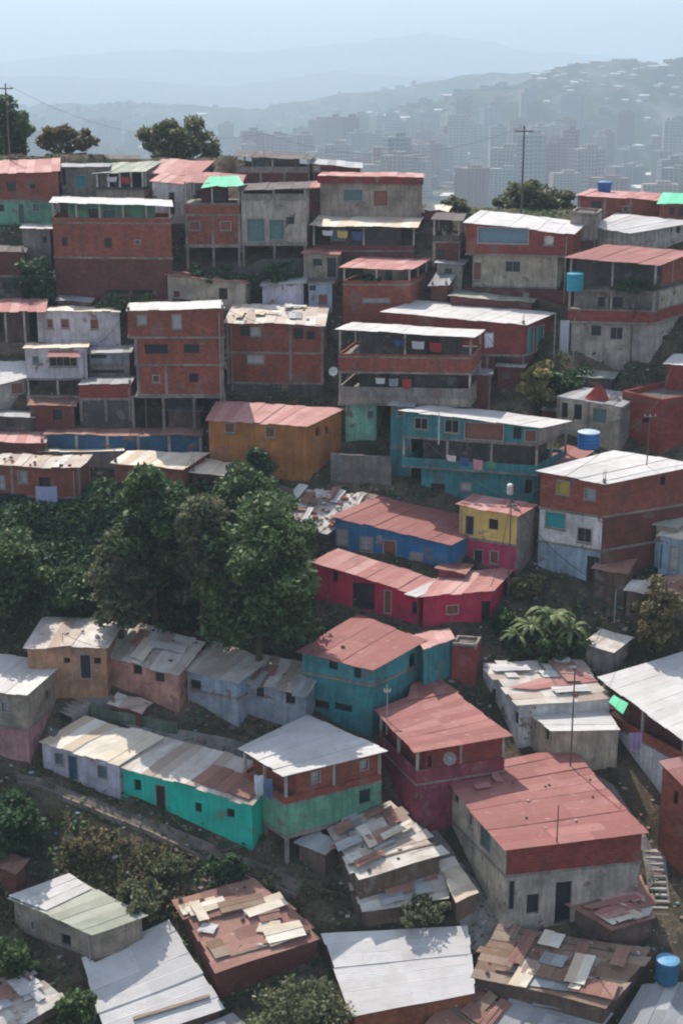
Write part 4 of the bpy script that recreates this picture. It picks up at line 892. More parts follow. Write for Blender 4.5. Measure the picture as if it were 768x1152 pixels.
# the rest of the far city: too many to count
V, Fc = [], []
cols = []
for k in range(9000):
    Y = 1000*math.exp(rc.uniform(0, 1.6)); px = rc.uniform(-500, 1300); x = xfac(px, 150)*Y
    if vnoise(np.array([x]), np.array([Y]), 220, 21)[0] < .5: continue
    z = fz(x, Y)-1; w, d, h_ = rc.uniform(4, 10), rc.uniform(4, 7), rc.choice((3, 4, 5, 7, 12, 16))
    a = rc.uniform(0, 3); ca, sa = math.cos(a), math.sin(a); i = len(V)
    for zz in (z, z+h_):
        for u, v in ((-w,-d),(w,-d),(w,d),(-w,d)): V.append((x+u*ca-v*sa, Y+u*sa+v*ca, zz))
    for q in ((0,1,5,4),(1,2,6,5),(2,3,7,6),(3,0,4,7),(4,5,6,7)): Fc.append(tuple(i+j for j in q)); cols.append((k*0.618) % 1)
me = bpy.data.meshes.new('far_city'); me.from_pydata(V, [], Fc); a_ = me.attributes.new('tint', 'FLOAT', 'FACE'); a_.data.foreach_set('value', cols)
m = bpy.data.materials.new('far_city'); n, b = nodes(m); at_ = N(n, 'ShaderNodeAttribute'); at_.attribute_name = 'tint'
n.links.new(ramp(n, at_.outputs['Fac'], [(0, (0.13,0.075,0.06)), (.35, (0.20,0.17,0.15)), (.7, (0.10,0.085,0.08)), (1, (0.24,0.22,0.20))]), b.inputs['Base Color']); b.inputs['Roughness'].default_value = .95
me.materials.append(m); o = bpy.data.objects.new('distant_city', me); COL.objects.link(o); tag(o, kind='stuff')

# ------------------------------------------------------------------ houses, built
for h in HOUSES: build_house(h)

# ------------------------------------------------------------------ paths and steps
concm = paint((0.27,0.25,0.235), 0.6)
def strip(name, A, B, lift, mat, kind='structure'):
    """ground sheet between two pixel lines that lie on the slope"""
    mb = MB(); n_ = 26; rows = []
    def along(L, t):
        t *= len(L)-1; i = min(int(t), len(L)-2); f = t-i; return (L[i][0]*(1-f)+L[i+1][0]*f, L[i][1]*(1-f)+L[i+1][1]*f)
    for k in range(n_+1):
        a, b = along(A, k/n_), along(B, k/n_); row = []
        for j in range(7):
            px, py = a[0]+(b[0]-a[0])*j/6, a[1]+(b[1]-a[1])*j/6; Y = Yg(py); x = Y*xfac(px, py)
            row.append(len(mb.v)); mb.v.append((x, Y, gz(x, Y)+lift))
        rows.append(row)
    for k in range(n_):
        for j in range(6): mb.idx((rows[k][j], rows[k+1][j], rows[k+1][j+1], rows[k][j+1]))
    o = mb.build(name, mat); tag(o, kind=kind); return o
strip('path', [(20,872),(60,884),(135,916),(285,974),(340,996)], [(20,880),(60,893),(133,928),(268,984),(335,1008)], 0.12, paint((0.17,0.14,0.12), 0.7))
strip('alley', [(470,905),(500,945),(545,1010),(590,1062)], [(452,930),(488,975),(515,1040),(530,1080)], 0.10, concm)
strip('alley', [(690,885),(728,945),(745,985)], [(650,860),(722,960),(728,1000)], 0.12, concm)
strip('footpath', [(110,775),(200,822),(300,838)], [(90,792),(190,842),(290,862)], 0.10, concm)
strip('footpath', [(560,1000),(640,1075)], [(536,1030),(600,1110)], 0.10, concm) if False else None

def low_wall(name, label, cat, pts, h_, th, mat, lift=0.0, parts=False):
    """a wall following pixels on the slope"""
    P = []
    for px, py in pts:
        Y = Yg(py); P.append(Vector((Y*xfac(px, py), Y, 0)))
    Q = []
    for a, b in zip(P, P[1:]):
        k = max(1, int((b-a).length/1.2)); Q += [a.lerp(b, q/k) for q in range(k)]
    Q.append(P[-1]); zs = [gz(p.x, p.y) for p in Q]
    mb = MB(); n_ = len(Q); L = 0
    for i, p in enumerate(Q):
        t = ((Q[min(i+1, n_-1)]-Q[max(i-1, 0)])).normalized(); nn = Vector((-t.y, t.x, 0))*th/2
        z = zs[i]
        for q, zz in ((p-nn, z-1), (p+nn, z-1), (p+nn, z+h_), (p-nn, z+h_)): mb.v.append((q.x, q.y, zz))
    for i in range(n_-1):
        d = (Q[i+1]-Q[i]).length
        for a, b, u in ((0,3,h_),(3,2,th),(2,1,h_),(1,0,th)):
            mb.idx((4*i+a, 4*i+4+a, 4*i+4+b, 4*i+b), [(L,0),(L+d,0),(L+d,u),(L,u)])
        L += d
    mb.idx((0,1,2,3)); mb.idx((4*n_-1, 4*n_-2, 4*n_-3, 4*n_-4))
    mid = Q[n_//2]; o = mb.build(name, mat, None, (mid.x, mid.y, zs[n_//2])); return tag(o, label, cat)
low_wall('kerb_wall', 'low kerb wall along the outer edge of the path below the aqua house', 'wall', [(20,882),(60,895),(133,930),(266,987),(333,1011)], .3, .2, paint((0.26,0.21,0.18), 0.7))
low_wall('retaining_wall', 'rough grey retaining wall beneath the mint green wall', 'wall', [(372,540),(440,548)], 2.4, .3, paint((0.24,0.21,0.19), 0.8))
low_wall('retaining_wall', 'dark green stained retaining wall below the orange and salmon row houses', 'wall', [(104,806),(200,826)], .9, .25, paint((0.12,0.16,0.11), 0.8))
0 and low_wall('retaining_wall', 'stained earth coloured bank wall above the path at the lower left', 'wall', [(25,905),(100,948),(200,1000)], .7, .3, paint((0.22,0.14,0.10), 0.8))
0 and low_wall('retaining_wall', 'weathered brown wall under the dry shrub right of the big brick house', 'wall', [(650,705),(720,722)], 1.8, .25, paint((0.15,0.10,0.09), 0.8))
low_wall('retaining_wall', 'grey block wall below the red ochre of the ochre house foundations', 'wall', [(262,566),(330,572)], 1.6, .25, paint((0.2,0.18,0.17), 0.8))
low_wall('retaining_wall', 'dark block wall at the foot of the grey building on stilts', 'wall', [(262,308),(340,310)], 1.5, .25, paint((0.13,0.13,0.12), 0.8))
def stairs(label, T, B, w, n_, ctr):
    T, B = Vector(T), Vector(B); d = B-T; hd = Vector((d.x, d.y, 0)); L = hd.length; t = hd/L; nn = Vector((-t.y, t.x, 0))*w/2
    rt = thing('staircase', label, 'stairs', tuple(B)); mb = MB(); dz = d.z/n_
    for sgn in (-1, 1):
        pass
    prof = []
    for k in range(n_):
        z = T.z + dz*k; prof += [(L*k/n_, z), (L*(k+1)/n_, z)]
    i = len(mb.v); m_ = len(prof)
    for sgn in (-1, 1):
        for u, z in prof: p = T + t*u + nn*sgn; mb.v.append((p.x, p.y, z))
    for k in range(m_-1): mb.idx((k, k+1, m_+k+1, m_+k))
    for sgn in (0, 1):
        base_ = [];
        for u in (L, 0): p = T + t*u + nn*(1 if sgn else -1); base_.append(len(mb.v)); mb.v.append((p.x, p.y, min(T.z, B.z)-1.2))
        mb.idx([sgn*m_+k for k in range(m_)] + base_)
    p0 = T + t*L
    mb.build('steps', paint((0.42,0.38,0.34), 0.5), rt)
    for sgn in (-1, 1):
        r_ = MB(); a = T + nn*sgn*1.12; b = Vector((B.x, B.y, B.z)) + nn*sgn*1.12
        s2 = nn.normalized()*.09
        vs_ = [a-s2, a+s2, b+s2, b-s2]; i = 0
        for off in (-1.0, .12):
            for p in vs_: r_.v.append((p.x, p.y, p.z+off))
        for q in ((0,1,2,3),(7,6,5,4),(0,4,5,1),(1,5,6,2),(2,6,7,3),(3,7,4,0)): r_.idx(q)
        r_.build('side_wall', concm, rt)
stairs('steep concrete staircase climbing the right edge beside the red roofed house', at(734,955,89.2), at(744,1062,83.4), 1.25, 15, 0)
stairs('short flight of pale concrete steps before the orange row house', at(96,787,99.6), at(74,806,98.2), 1.5, 5, 0)

# ------------------------------------------------------------------ trees and plants
GREENS = {
 'deep': ((0.020,0.057,0.029),(0.049,0.109,0.042),(0.124,0.183,0.065)),
 'mid': ((0.032,0.069,0.031),(0.087,0.149,0.047),(0.218,0.246,0.091)),
 'olive': ((0.075,0.090,0.045),(0.16,0.17,0.085),(0.30,0.29,0.16)),
 'yellow': ((0.189,0.183,0.065),(0.408,0.343,0.130),(0.612,0.480,0.234)),
 'dry': ((0.085,0.075,0.035),(0.19,0.155,0.075),(0.33,0.28,0.15)),
 'bright': ((0.052,0.092,0.033),(0.131,0.183,0.065),(0.320,0.332,0.143)),
}
def lm(k): return leafmat('leaves_'+k, *GREENS[k])
bark = simple('bark', (0.10,0.075,0.055), 0.95, 0, 0.5, 6.0, 0.1)
def leaves_obj(name, cen, tints, size, mat, parent, rs, up=0.4, origin=None):
    n_ = len(cen); nrm = rs.normal(size=(n_, 3)); nrm[:, 2] = np.abs(nrm[:, 2]) + up; nrm /= np.linalg.norm(nrm, axis=1)[:, None]
    a = np.cross(nrm, rs.normal(size=(n_, 3))); a /= np.linalg.norm(a, axis=1)[:, None]; b = np.cross(nrm, a)
    s = size*(0.6 + 0.8*rs.rand(n_, 1)); a = a*s*0.75; b = b*s*0.42
    tip = a*1.0; co = np.stack([cen-tip, cen+b-a*.1, cen+tip, cen-b-a*.1], 1).reshape(-1, 3)
    o0 = np.array(parent['_o'] if parent is not None else origin); co = co - o0
    me = bpy.data.meshes.new(name); me.vertices.add(4*n_); me.vertices.foreach_set('co', co.ravel().astype(np.float32))
    me.loops.add(4*n_); me.loops.foreach_set('vertex_index', np.arange(4*n_, dtype=np.int32))
    me.polygons.add(n_); me.polygons.foreach_set('loop_start', np.arange(0, 4*n_, 4, dtype=np.int32)); me.polygons.foreach_set('loop_total', np.full(n_, 4, np.int32))
    me.update(calc_edges=True); at2 = me.attributes.new('tint', 'FLOAT', 'FACE'); at2.data.foreach_set('value', np.clip(tints, 0, 1).astype(np.float32))
    me.materials.append(mat); o = bpy.data.objects.new(name, me); COL.objects.link(o)
    if parent is not None: o.parent = parent
    else: o.location = tuple(o0)
    return o
def tree(label, px, py, rx, ry, basepy, pal, n_=5000, dy=0.0, clumps=26, leaf=0.26, name='broadleaf_tree', trunk=0.2, basepx=None, group=None, cat='tree', depth=1.0):
    Y = Yg(basepy) + dy; sc_ = math.hypot(Y, Y*tdown(py))*CP/FOC*1.03
    c = at(px, py, Y); RX, RZ = rx*sc_, ry*sc_/math.cos(math.atan(tdown(py))); RY = (RX*.6+RZ*.4)*depth
    bx = (basepx if basepx else px); bX = Y*xfac(bx, basepy); bz = gz(bX, Y) if Y < GY1 else fz(bX, Y)
    bz = min(bz, c.z-RZ*.6)
    if name != 'broadleaf_tree' and cat == 'tree':
        top_ = c.z+RZ
        if 'gallery' not in name and 'weed' not in name: c.z = (top_+bz)/2; RZ = (top_-bz)/2*1.05
        cat = 'bush'; rt_short = True
    seed = int(px*31+py*17); rs = np.random.RandomState(seed % 99991); r = random.Random(seed)
    rt = thing(name, label, cat, (bX, Y, bz), group)
    cl = []
    for k in range(clumps):
        u = r.uniform(0, 2*math.pi); w = r.uniform(-0.85, 1.0); q = math.sqrt(max(0, 1-w*w)); rad = r.uniform(.5, .98)
        cl.append((Vector((c.x+RX*q*math.cos(u)*rad, c.y+RY*q*math.sin(u)*rad, c.z+RZ*w*rad)), r.uniform(.20, .40), r.uniform(-.18, .18)))
    cen, tn = [], []
    for p, s, tt in cl:
        k = int(n_/clumps*r.uniform(.6, 1.4)); sr = s*min(RX, RZ)*1.25
        v = rs.normal(size=(k, 3)); v /= np.linalg.norm(v, axis=1)[:, None]; v *= (rs.rand(k, 1)**0.45)*sr*np.array([1.15, 1.15, .8])
        cen.append(v + np.array(p)); tn.append(0.42 + tt + rs.normal(size=k)*.17)
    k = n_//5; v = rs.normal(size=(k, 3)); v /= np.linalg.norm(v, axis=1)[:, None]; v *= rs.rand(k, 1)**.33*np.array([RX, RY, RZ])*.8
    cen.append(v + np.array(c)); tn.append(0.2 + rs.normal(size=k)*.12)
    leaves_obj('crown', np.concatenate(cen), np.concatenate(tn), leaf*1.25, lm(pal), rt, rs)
    mb = MB(); fork = Vector((bX*.55+c.x*.45, Y, bz + (c.z-bz)*.55)); base_ = Vector((bX, Y, bz-.4))
    if trunk > 0:
        m1 = base_.lerp(fork, .5) + Vector((r.uniform(-.15,.15), r.uniform(-.15,.15), 0))
        mb.tube(base_, m1, trunk*1.25, trunk, 8); mb.tube(m1, fork, trunk, trunk*.8, 8); mb.build('trunk', bark, rt)
        lb = MB()
        for p, s, tt in r.sample(cl, min(8, len(cl))):
            mid_ = fork.lerp(p, .5) + Vector((r.uniform(-.2,.2), r.uniform(-.2,.2), .15)); lb.tube(fork, mid_, trunk*.5, trunk*.3, 6, False); lb.tube(mid_, p, trunk*.3, trunk*.08, 6, False)
        lb.build('limbs', bark, rt)
    return rt
big = [
 ('tall dense green tree with a yellowish top, highest of the group below the shacks',174,598,42,86,715,'mid',13000,0),
 ('rusty green slim tree at the left side of the dense tree group',136,655,30,62,722,'olive',6000,-1),
 ('greyish olive tree in the middle of the dense tree group',228,612,38,72,712,'olive',9000,-1.5),
 ('broad dark tree at the right end of the group beside the crimson house',292,650,66,80,742,'mid',17000,-2),
 ('leafy tree rising before the ochre house, behind the broad dark tree',280,570,44,50,690,'mid',7500,4),
 ('small bright tree touching the ochre house front',293,524,15,22,560,'deep',1800,0),
 ('dark tree hanging over the shaded gully at the left edge',4,640,44,54,700,'mid',7500,0),
 ('dark shrubby tree in the shaded gully between the left edge tree and the tall tree',82,682,36,34,715,'deep',4600,2),
 ('dark tree filling the gap behind the tall dense tree and the olive one',205,668,40,46,720,'deep',6500,2),
]
for lb, px, py, rx, ry, bp, pal, n_, dy in big: tree(lb, px, py, rx, ry, bp, pal, n_, dy, clumps=34, trunk=.26)
tree('round dark green bush against the foot of the broad brick house',41,309,22,25,338,'deep',2600,0,20,.24,'round_bush',.14)
tree('round yellow green bush standing alone below the turquoise doors',605,423,18,20,445,'yellow',2200,0,20,.22,'round_bush',.12)
tree('olive tree with a spreading flat crown on the hilltop behind the pink roofs',207,162,50,24,215,'olive',5200,14,26,.34,trunk=.25)
tree('dull brown olive tree on the hilltop left of the flat crowned one',70,158,36,16,215,'dry',2800,16,22,.34,trunk=.2)
tree('dark green tree on the hilltop at the left edge behind the thin pole',8,150,26,40,215,'mid',3600,12,24,.34,trunk=.25)
tree('dry yellowish scrub on the crest behind the tall pole',600,221,50,16,246,'olive',4200,12,26,.30,'shrub',.08)
tree('small dull shrub on the crest left of the ragged white roofs',512,230,15,8,250,'olive',1000,6,14,.26,'shrub',.1)
tree('dark green bush at the lower left edge below the path',18,930,32,32,966,'deep',4200,0,22,.24,'round_bush',.14)
tree('yellowish green bush left of the rusted red roof',158,1012,38,15,1030,'olive',2600,0,22,.2,'shrub',.1)
tree('leafy green shrub at the bottom edge before the rusted red roof',335,1138,56,20,1164,'olive',3800,-1,34,.17,'shrub',.12)
tree('yellow green weed clump growing on the lowest patched cream roof',474,1026,30,12,1046,'olive',1800,-.2,16,.16,'weed_clump',.05)
tree('green shrub at the left edge between the cream house and the stony corner roof',16,1076,22,20,1100,'mid',1800,0,16,.2,'shrub',.1)
tree('low green shrub right of the stony corner roof at the bottom left',88,1132,20,16,1152,'mid',1300,0,14,.2,'shrub',.08)
tree('orange brown leafed shrub above the banana plants',590,662,24,16,690,'dry',2000,2,16,.22,'shrub',.1)
tree('dry yellow creeper shrub in front of the brown wall near the right edge',738,690,24,42,735,'dry',3600,-.5,22,.22,'shrub',.1)
tree('dark green scrub under the yellow green bush beside the cream post house',640,428,30,16,450,'deep',1800,1,16,.22,'shrub',.08)
tree('green hedge growing inside the planted gallery of the tall house',712,322,34,9,352,'mid',1800,Yg(418)+.75-Yg(352),14,.18,'gallery_plants',.05)
tree('dark potted hedge on the terrace behind the deep brick parapet',412,313,17,6,368,'deep',900,.6,9,.16,'gallery_plants',.04)
tree('dark scrub covering the bank beneath the thin white roof brick house',150,338,50,8,352,'mid',1600,-.5,14,.2,'shrub',.05)
tree('dark scrub at the foot of the brick tower on stilts',240,306,34,10,322,'deep',1500,-.5,14,.2,'shrub',.06)
tree('dark scrub beside the grey building on stilts',312,302,34,8,318,'deep',1200,-.8,12,.2,'shrub',.06)
tree('straggling bush in the shaded bank left of the corner house stilts',255,975,26,10,992,'deep',1200,0,16,.2,'shrub',.08)
tree('brown dry bush on the bank below the lilac house',105,948,34,8,962,'dry',1200,0,18,.2,'shrub',.08)
tree('dull green bush on the bank below the path in the lower left',190,972,30,8,986,'olive',1200,0,18,.2,'shrub',.08)

def banana(label, px, py, basepy, s, seed, pal='bright'):
    r = random.Random(seed); Y = Yg(basepy); b = at(px, basepy, Y); bz = gz(b.x, Y)
    rt = thing('banana_plant', label, 'plant', (b.x, Y, bz)); st = MB(); zt_ = -Y*tdown(py)
    st.tube((b.x, Y, bz-.3), (b.x+.1, Y, zt_), .16*s, .10*s, 8); st.build('stem', simple('banana_stem', (0.09,0.11,0.04), .7), rt)
    for k in range(15):
        az_ = k*2.4 + r.uniform(-.3, .3); L = r.uniform(1.6, 2.9)*s; w = r.uniform(.20, .32)*s; mb = MB(); prev = None; up = r.uniform(.35, 1.3)
        d = Vector((math.cos(az_), math.sin(az_), 0)); sd_ = Vector((-d.y, d.x, 0)); seg = 8
        for q in range(seg+1):
            t = q/seg; p = Vector((b.x+.1, Y, zt_-.15)) + d*(L*t*(1-.15*t)) + Vector((0, 0, L*(up*t - (.55+up*.55)*t*t)))
            ww = w*math.sin(math.pi*min(1, .08+t*.92))**.6
            row = [len(mb.v), len(mb.v)+1, len(mb.v)+2]; mb.v += [tuple(p-sd_*ww-Vector((0,0,ww*.35))), tuple(p), tuple(p+sd_*ww-Vector((0,0,ww*.35)))]
            if prev:
                tt = r.uniform(.2, .9)
                mb.idx((prev[0], prev[1], row[1], row[0]), tint=tt); mb.idx((prev[1], prev[2], row[2], row[1]), tint=tt*.8)
            prev = row
        mb.build('leaf', lm(pal), rt)
banana('large banana plant with broad pale fronds, right of the crimson end block', 618, 690, 735, 1.0, 3)
banana('banana plant leaning left of the largest banana plant', 596, 702, 738, .85, 8)
banana('low banana plant with drooping dull fronds beside the crimson end block', 580, 714, 742, .75, 5, 'mid')
banana('shaded banana plant at the right end of the banana plants', 638, 706, 740, .8, 12)

tree('low leafy bush filling the ground around the banana plants',615,722,52,18,748,'mid',4200,1.0,22,.2,'shrub',.06)
tree('dark bush between the crimson end block and the magenta house',566,700,16,16,735,'deep',1400,2,12,.2,'shrub',.06)
# undergrowth between the houses
rs = np.random.RandomState(5); n_ = 90000
ux = rs.uniform(-42, 42, n_); uy = rs.uniform(70, 178, n_)
m1 = vnoise(ux, uy, 3.1, 31); m2 = vnoise(ux, uy, 9.0, 32)
py_of = np.interp(uy, [t[1] for t in TAB][::-1], [t[0] for t in TAB][::-1]); px_of = 384 + ux/uy*1600*(CP - SP*(py_of-576)/1600)
lush = np.zeros(n_)
for (x0, y0, x1, y1, w_) in ((-200,560,400,745,.5),(-100,890,400,1010,.28),(540,640,760,760,.35),(560,400,700,470,.4),(-100,240,400,345,.3),(-100,1060,420,1200,.3)):
    lush = np.maximum(lush, w_*((px_of > x0) & (px_of < x1) & (py_of > y0) & (py_of < y1)))
keep = (m1*.6+m2*.4 + lush) > .45
ii = np.clip(((ux-GX0)/GR+.5).astype(int), 0, len(gx)-1); jj = np.clip(((uy-GY0)/GR+.5).astype(int), 0, len(gy)-1)
keep &= ~INS[jj, ii]
ux, uy, m1, lush = ux[keep], uy[keep], m1[keep], lush[keep]
# leave the paths clear
uz = np.array([gz(a, b) for a, b in zip(ux, uy)]) + rs.rand(len(ux))**1.5*(.15+lush*1.5)*(.4+m1)
leaves_obj('undergrowth', np.stack([ux, uy, uz], -1), .35+rs.normal(size=len(ux))*.25, .26, lm('mid'), None, rs, origin=(0, 100, -40))
tag(bpy.data.objects['undergrowth'], kind='stuff')
n_ = 60000; ux = rs.uniform(-34, 6, n_); uy = rs.uniform(101, 124, n_)
i_ = np.clip(((ux-GX0)/GR+.5).astype(int), 0, len(gx)-1); j_ = np.clip(((uy-GY0)/GR+.5).astype(int), 0, len(gy)-1)
pyo = np.interp(uy, [t[1] for t in TAB][::-1], [t[0] for t in TAB][::-1]); pxo = 384 + ux/uy*1600*(CP - SP*(pyo-576)/1600)
hgt_ = vnoise(ux, uy, 2.3, 71)*.65 + vnoise(ux, uy, 6.0, 72)*.35
kp = ~INS[j_, i_] & (pyo > 560) & (pyo < 712) & (pxo < 355) & (hgt_ > .25)
ux, uy, hgt_ = ux[kp], uy[kp], hgt_[kp]; uz = np.array([gz(a, b) for a, b in zip(ux, uy)]) + (hgt_-.2)*3.2*(.35+.65*rs.rand(len(ux))**.4)
leaves_obj('thicket_foliage', np.stack([ux, uy, uz], -1), .25+hgt_*.3+rs.normal(size=len(ux))*.2, .32, lm('deep'), None, rs, origin=(-15, 112, -38))
tag(bpy.data.objects['thicket_foliage'], kind='stuff')
n_ = 26000; ux = rs.uniform(-34, 4, n_); uy = rs.uniform(84, 95, n_)
i_ = np.clip(((ux-GX0)/GR+.5).astype(int), 0, len(gx)-1); j_ = np.clip(((uy-GY0)/GR+.5).astype(int), 0, len(gy)-1)
pyo = np.interp(uy, [t[1] for t in TAB][::-1], [t[0] for t in TAB][::-1]); pxo = 384 + ux/uy*1600*(CP - SP*(pyo-576)/1600)
kp = ~INS[j_, i_] & (vnoise(ux, uy, 1.7, 61) > .42) & (pyo > 905+pxo*.27) & (pyo < 1040)
ux, uy = ux[kp], uy[kp]; uz = np.array([gz(a, b) for a, b in zip(ux, uy)]) + rs.rand(len(ux))**1.3*.5
leaves_obj('dry_scrub', np.stack([ux, uy, uz], -1), .3+rs.normal(size=len(ux))*.28, .22, lm('dry'), None, rs, origin=(-15, 90, -50))
tag(bpy.data.objects['dry_scrub'], kind='stuff')

# rubble and litter lying about between the houses: nobody could count it
V, Fc, cl_ = [], [], []
rr_ = random.Random(9)
for k in range(9000):
    x, y = rr_.uniform(-42, 42), rr_.uniform(72, 160)
    i_, j_ = int((x-GX0)/GR+.5), int((y-GY0)/GR+.5)
    if INS[j_, i_] or vnoise(np.array([x]), np.array([y]), 2.6, 41)[0] < .5: continue
    z = gz(x, y); s = rr_.uniform(.05, .2)*(1.8 if rr_.random() < .06 else 1); a = rr_.uniform(0, 3); i = len(V); fl = rr_.uniform(.2, .7)
    for zz in (z-.02, z+s*fl):
        for u, v in ((-1,-.7),(1,-.6),(.8,.7),(-.9,.8)): V.append((x+s*(u*math.cos(a)-v*math.sin(a)), y+s*(u*math.sin(a)+v*math.cos(a)), zz+rr_.uniform(-.03,.03)))
    for q in ((0,1,5,4),(1,2,6,5),(2,3,7,6),(3,0,4,7),(4,5,6,7)): Fc.append(tuple(i+j for j in q)); cl_.append((k*.618) % 1)
me = bpy.data.meshes.new('rubble'); me.from_pydata(V, [], Fc); a_ = me.attributes.new('tint', 'FLOAT', 'FACE'); a_.data.foreach_set('value', cl_)
m = bpy.data.materials.new('rubble'); n, b = nodes(m); at_ = N(n, 'ShaderNodeAttribute'); at_.attribute_name = 'tint'
n.links.new(ramp(n, at_.outputs['Fac'], [(0, (.30,.27,.24)), (.3, (.20,.09,.065)), (.55, (.14,.12,.10)), (.9, (.48,.45,.42)), (.97, (.10,.25,.35))]), b.inputs['Base Color']); b.inputs['Roughness'].default_value = .9
me.materials.append(m); o = bpy.data.objects.new('rubble', me); COL.objects.link(o); tag(o, kind='stuff')

# ------------------------------------------------------------------ small things
def tank(label, px, py_base, Y, r0, r1, h_, col, lidcol, name='water_tank', z=None, cat='water tank'):
    p = at(px, py_base, Y)
    if z is not None: p.z = z
    rt = thing(name, label, cat, tuple(p)); mb = MB()
    prof = [(r0*.97, 0)] + [(r0+(r1-r0)*t + (.025 if k % 2 else 0), h_*t) for k, t in enumerate([i/8 for i in range(9)])]
    mb.lathe((p.x, p.y, p.z), prof, 24); mb.build('body', simple('tank_plastic', col, .45), rt, smooth=False)
    ld = MB(); ld.lathe((p.x, p.y, p.z+h_), [(r1*1.04, .003), (r1*1.04, .08), (r1*.75, .17), (r1*.3, .22)], 24); ld.build('lid', simple('tank_lid', lidcol, .5), rt)
    return rt
BL = (0.02,0.12,0.34)
tank('blue water tank wider at its rim on the hilltop roof near the right edge', 679, 219, 157, .62, .78, 1.25, BL, (0.10,0.25,0.42))
tank('round blue tank with a pale lid behind the faded red gabled roof', 661, 504, 118.5, .92, .92, 1.35, (0.03,0.16,0.42), (0.45,0.55,0.62))
tank('blue drum with a pale blue lid at the foot of the staircase', 749, 1103, 80.4, .72, .72, 1.5, (0.03,0.13,0.24), (0.14,0.34,0.52), 'water_drum', cat='drum')
tank('turquoise plastic barrel on the planted gallery under the red roof at the right', 646, 327, 133.0, .75, .78, 1.5, (0.02,0.30,0.38), (0.03,0.28,0.36), 'water_drum', cat='drum')
tank('small white cylinder tank on top of the brick post behind the yellow house', 573, 556, 112.5, .24, .24, .7, (0.55,0.52,0.48), (0.7,0.7,0.68), 'small_tank')
polem = simple('pole_wood', (0.13,0.105,0.09), .9); polel = simple('pole_metal', (0.38,0.37,0.36), .6)
TOPS = {}
def pole(key, label, px, py_top, py_bot, Y=None, r=.09, arm=0.0, mat=None, extra=0.5, name='utility_pole'):
    Y = Y or Yg(py_bot); b = at(px, py_bot, Y); zt_ = -Y*tdown(py_top); rt = thing(name, label, 'pole', tuple(b))
    mb = MB(); mb.tube((b.x, Y, b.z-extra), (b.x, Y, zt_), r, r*.7, 8); mb.build('shaft', mat or polem, rt); TOPS[key] = Vector((b.x, Y, zt_))
    if arm:
        mb = MB(); mb.box((b.x, Y-.12, zt_-.5), (arm, 0), (0, .05), .06); mb.build('crossarm', mat or polem, rt)
        for s_ in (-.85, 0, .85):
            mb = MB(); mb.lathe((b.x+arm*s_, Y-.12, zt_-.438), [(.035, 0), (.06, .05), (.03, .1), (.05, .15)], 8); mb.build('insulator', simple('porcelain', (.5,.45,.4), .3), rt)
pole('a', 'thin grey power pole rising behind the roofs at the left edge', 12, 94, 185, 158, .10, .8)
pole('b', 'tall dark power pole on the crest above the ragged white roofs', 586, 142, 240, 151, .12, .9)
pole('c', 'thin mast on the dark veranda house of the hilltop', 297, 150, 176, 155, .04, 0, polel, .1, 'mast')
pole('d', 'thin wooden pole before the white house with the cluttered roof', 641, 752, 862, 93, .07, 0, polem, 1.5)
pole('e', 'slim dark pole standing in front of the yellow and magenta house', 571, 562, 668, 108.2, .07, .35, polem, 1.5)
pole('f', 'short pole on the front edge of the largest red roof', 626, 906, 944, 84.0, .05, 0, polem, .3, 'mast')
pole('g', 'tall thin pole beneath the three storey brick house', 166, 448, 505, 124.4, .07, 0, polem, 1)
pole('h', 'pale pole of the washing line right of the turquoise doors', 622, 352, 410, 133, .05, 0, polel, .5, 'post')
pole('i', 'pale post left of the dark gap at the right end of the washing line', 644, 358, 405, 133, .05, 0, polel, .5, 'post')
pole('j', 'grey post by the dusty yard under the big brick house', 690, 662, 705, 106, .06, 0, polel, .5, 'post')
pole('k', 'thin pole rising from the roof of the white roofed big brick house', 727, 462, 522, 112.5, .05, .5, polem, .1)
pole('l', 'thin whitish pole on the roof edge of the orange row house', 72, 712, 740, 100.5, .04, 0, polel, .1, 'mast')
pole('m', 'white veranda pole standing before the turquoise house windows', 493, 464, 500, 116.6, .05, 0, simple('white_pole', (.7,.7,.7), .6), .0, 'post')
pole('n', 'forked grey pole at the corner of the turquoise corner house', 435, 770, 815, 94.5, .05, .25, polel, .8, 'post')
def cable(label, a, b, sag, r=.02):
    a, b = Vector(a), Vector(b); mb = MB(); k = 5; prev = None; d = (b-a).normalized(); u = d.cross(Vector((0,0,1))).normalized(); w = u.cross(d)
    for q in range(19):
        t = q/18; p = a.lerp(b, t) - Vector((0, 0, sag*4*t*(1-t))); row = []
        for j in range(k):
            x = 2*math.pi*j/k; row.append(len(mb.v)); mb.v.append(tuple(p + u*r*math.cos(x) + w*r*math.sin(x)))
        if prev:
            for j in range(k): mb.idx((prev[j], prev[(j+1)%k], row[(j+1)%k], row[j]))
        prev = row
    tag(mb.build('power_cable', simple('cable_black', (.03,.03,.03), .7), None, tuple(a)), label, 'cable')
cable('sagging cable from the slim pole by the yellow house to the grey yard post', TOPS['e'], TOPS['j'], 1.2, .03)
cable('cable from the slim pole by the yellow house to the crimson end block', TOPS['e'], at(552,660,105), .6)
cable('cable running from the thin wooden pole up to the grey yard post', TOPS['d'], TOPS['j'], 1.2)
cable('cable from the roof pole of the big brick house to the brick tower', TOPS['k'], at(757,405,127), .8)
cable('cable strung from the long hilltop pole towards the thin mast on the left', TOPS['b'], TOPS['c'], 2.5, .012)
cable('cable from the thin mast to the pole at the left edge of the hilltop', TOPS['c'], TOPS['a'], 2.5, .012)
cable('cable from the tall thin pole below the brick tower to the ochre house eave', TOPS['g'], at(240,462,121), .5)
cable('pale washing line between the two pale posts beside the turquoise doors', TOPS['h']-Vector((0,0,.1)), TOPS['i']-Vector((0,0,.1)), .15, .03)
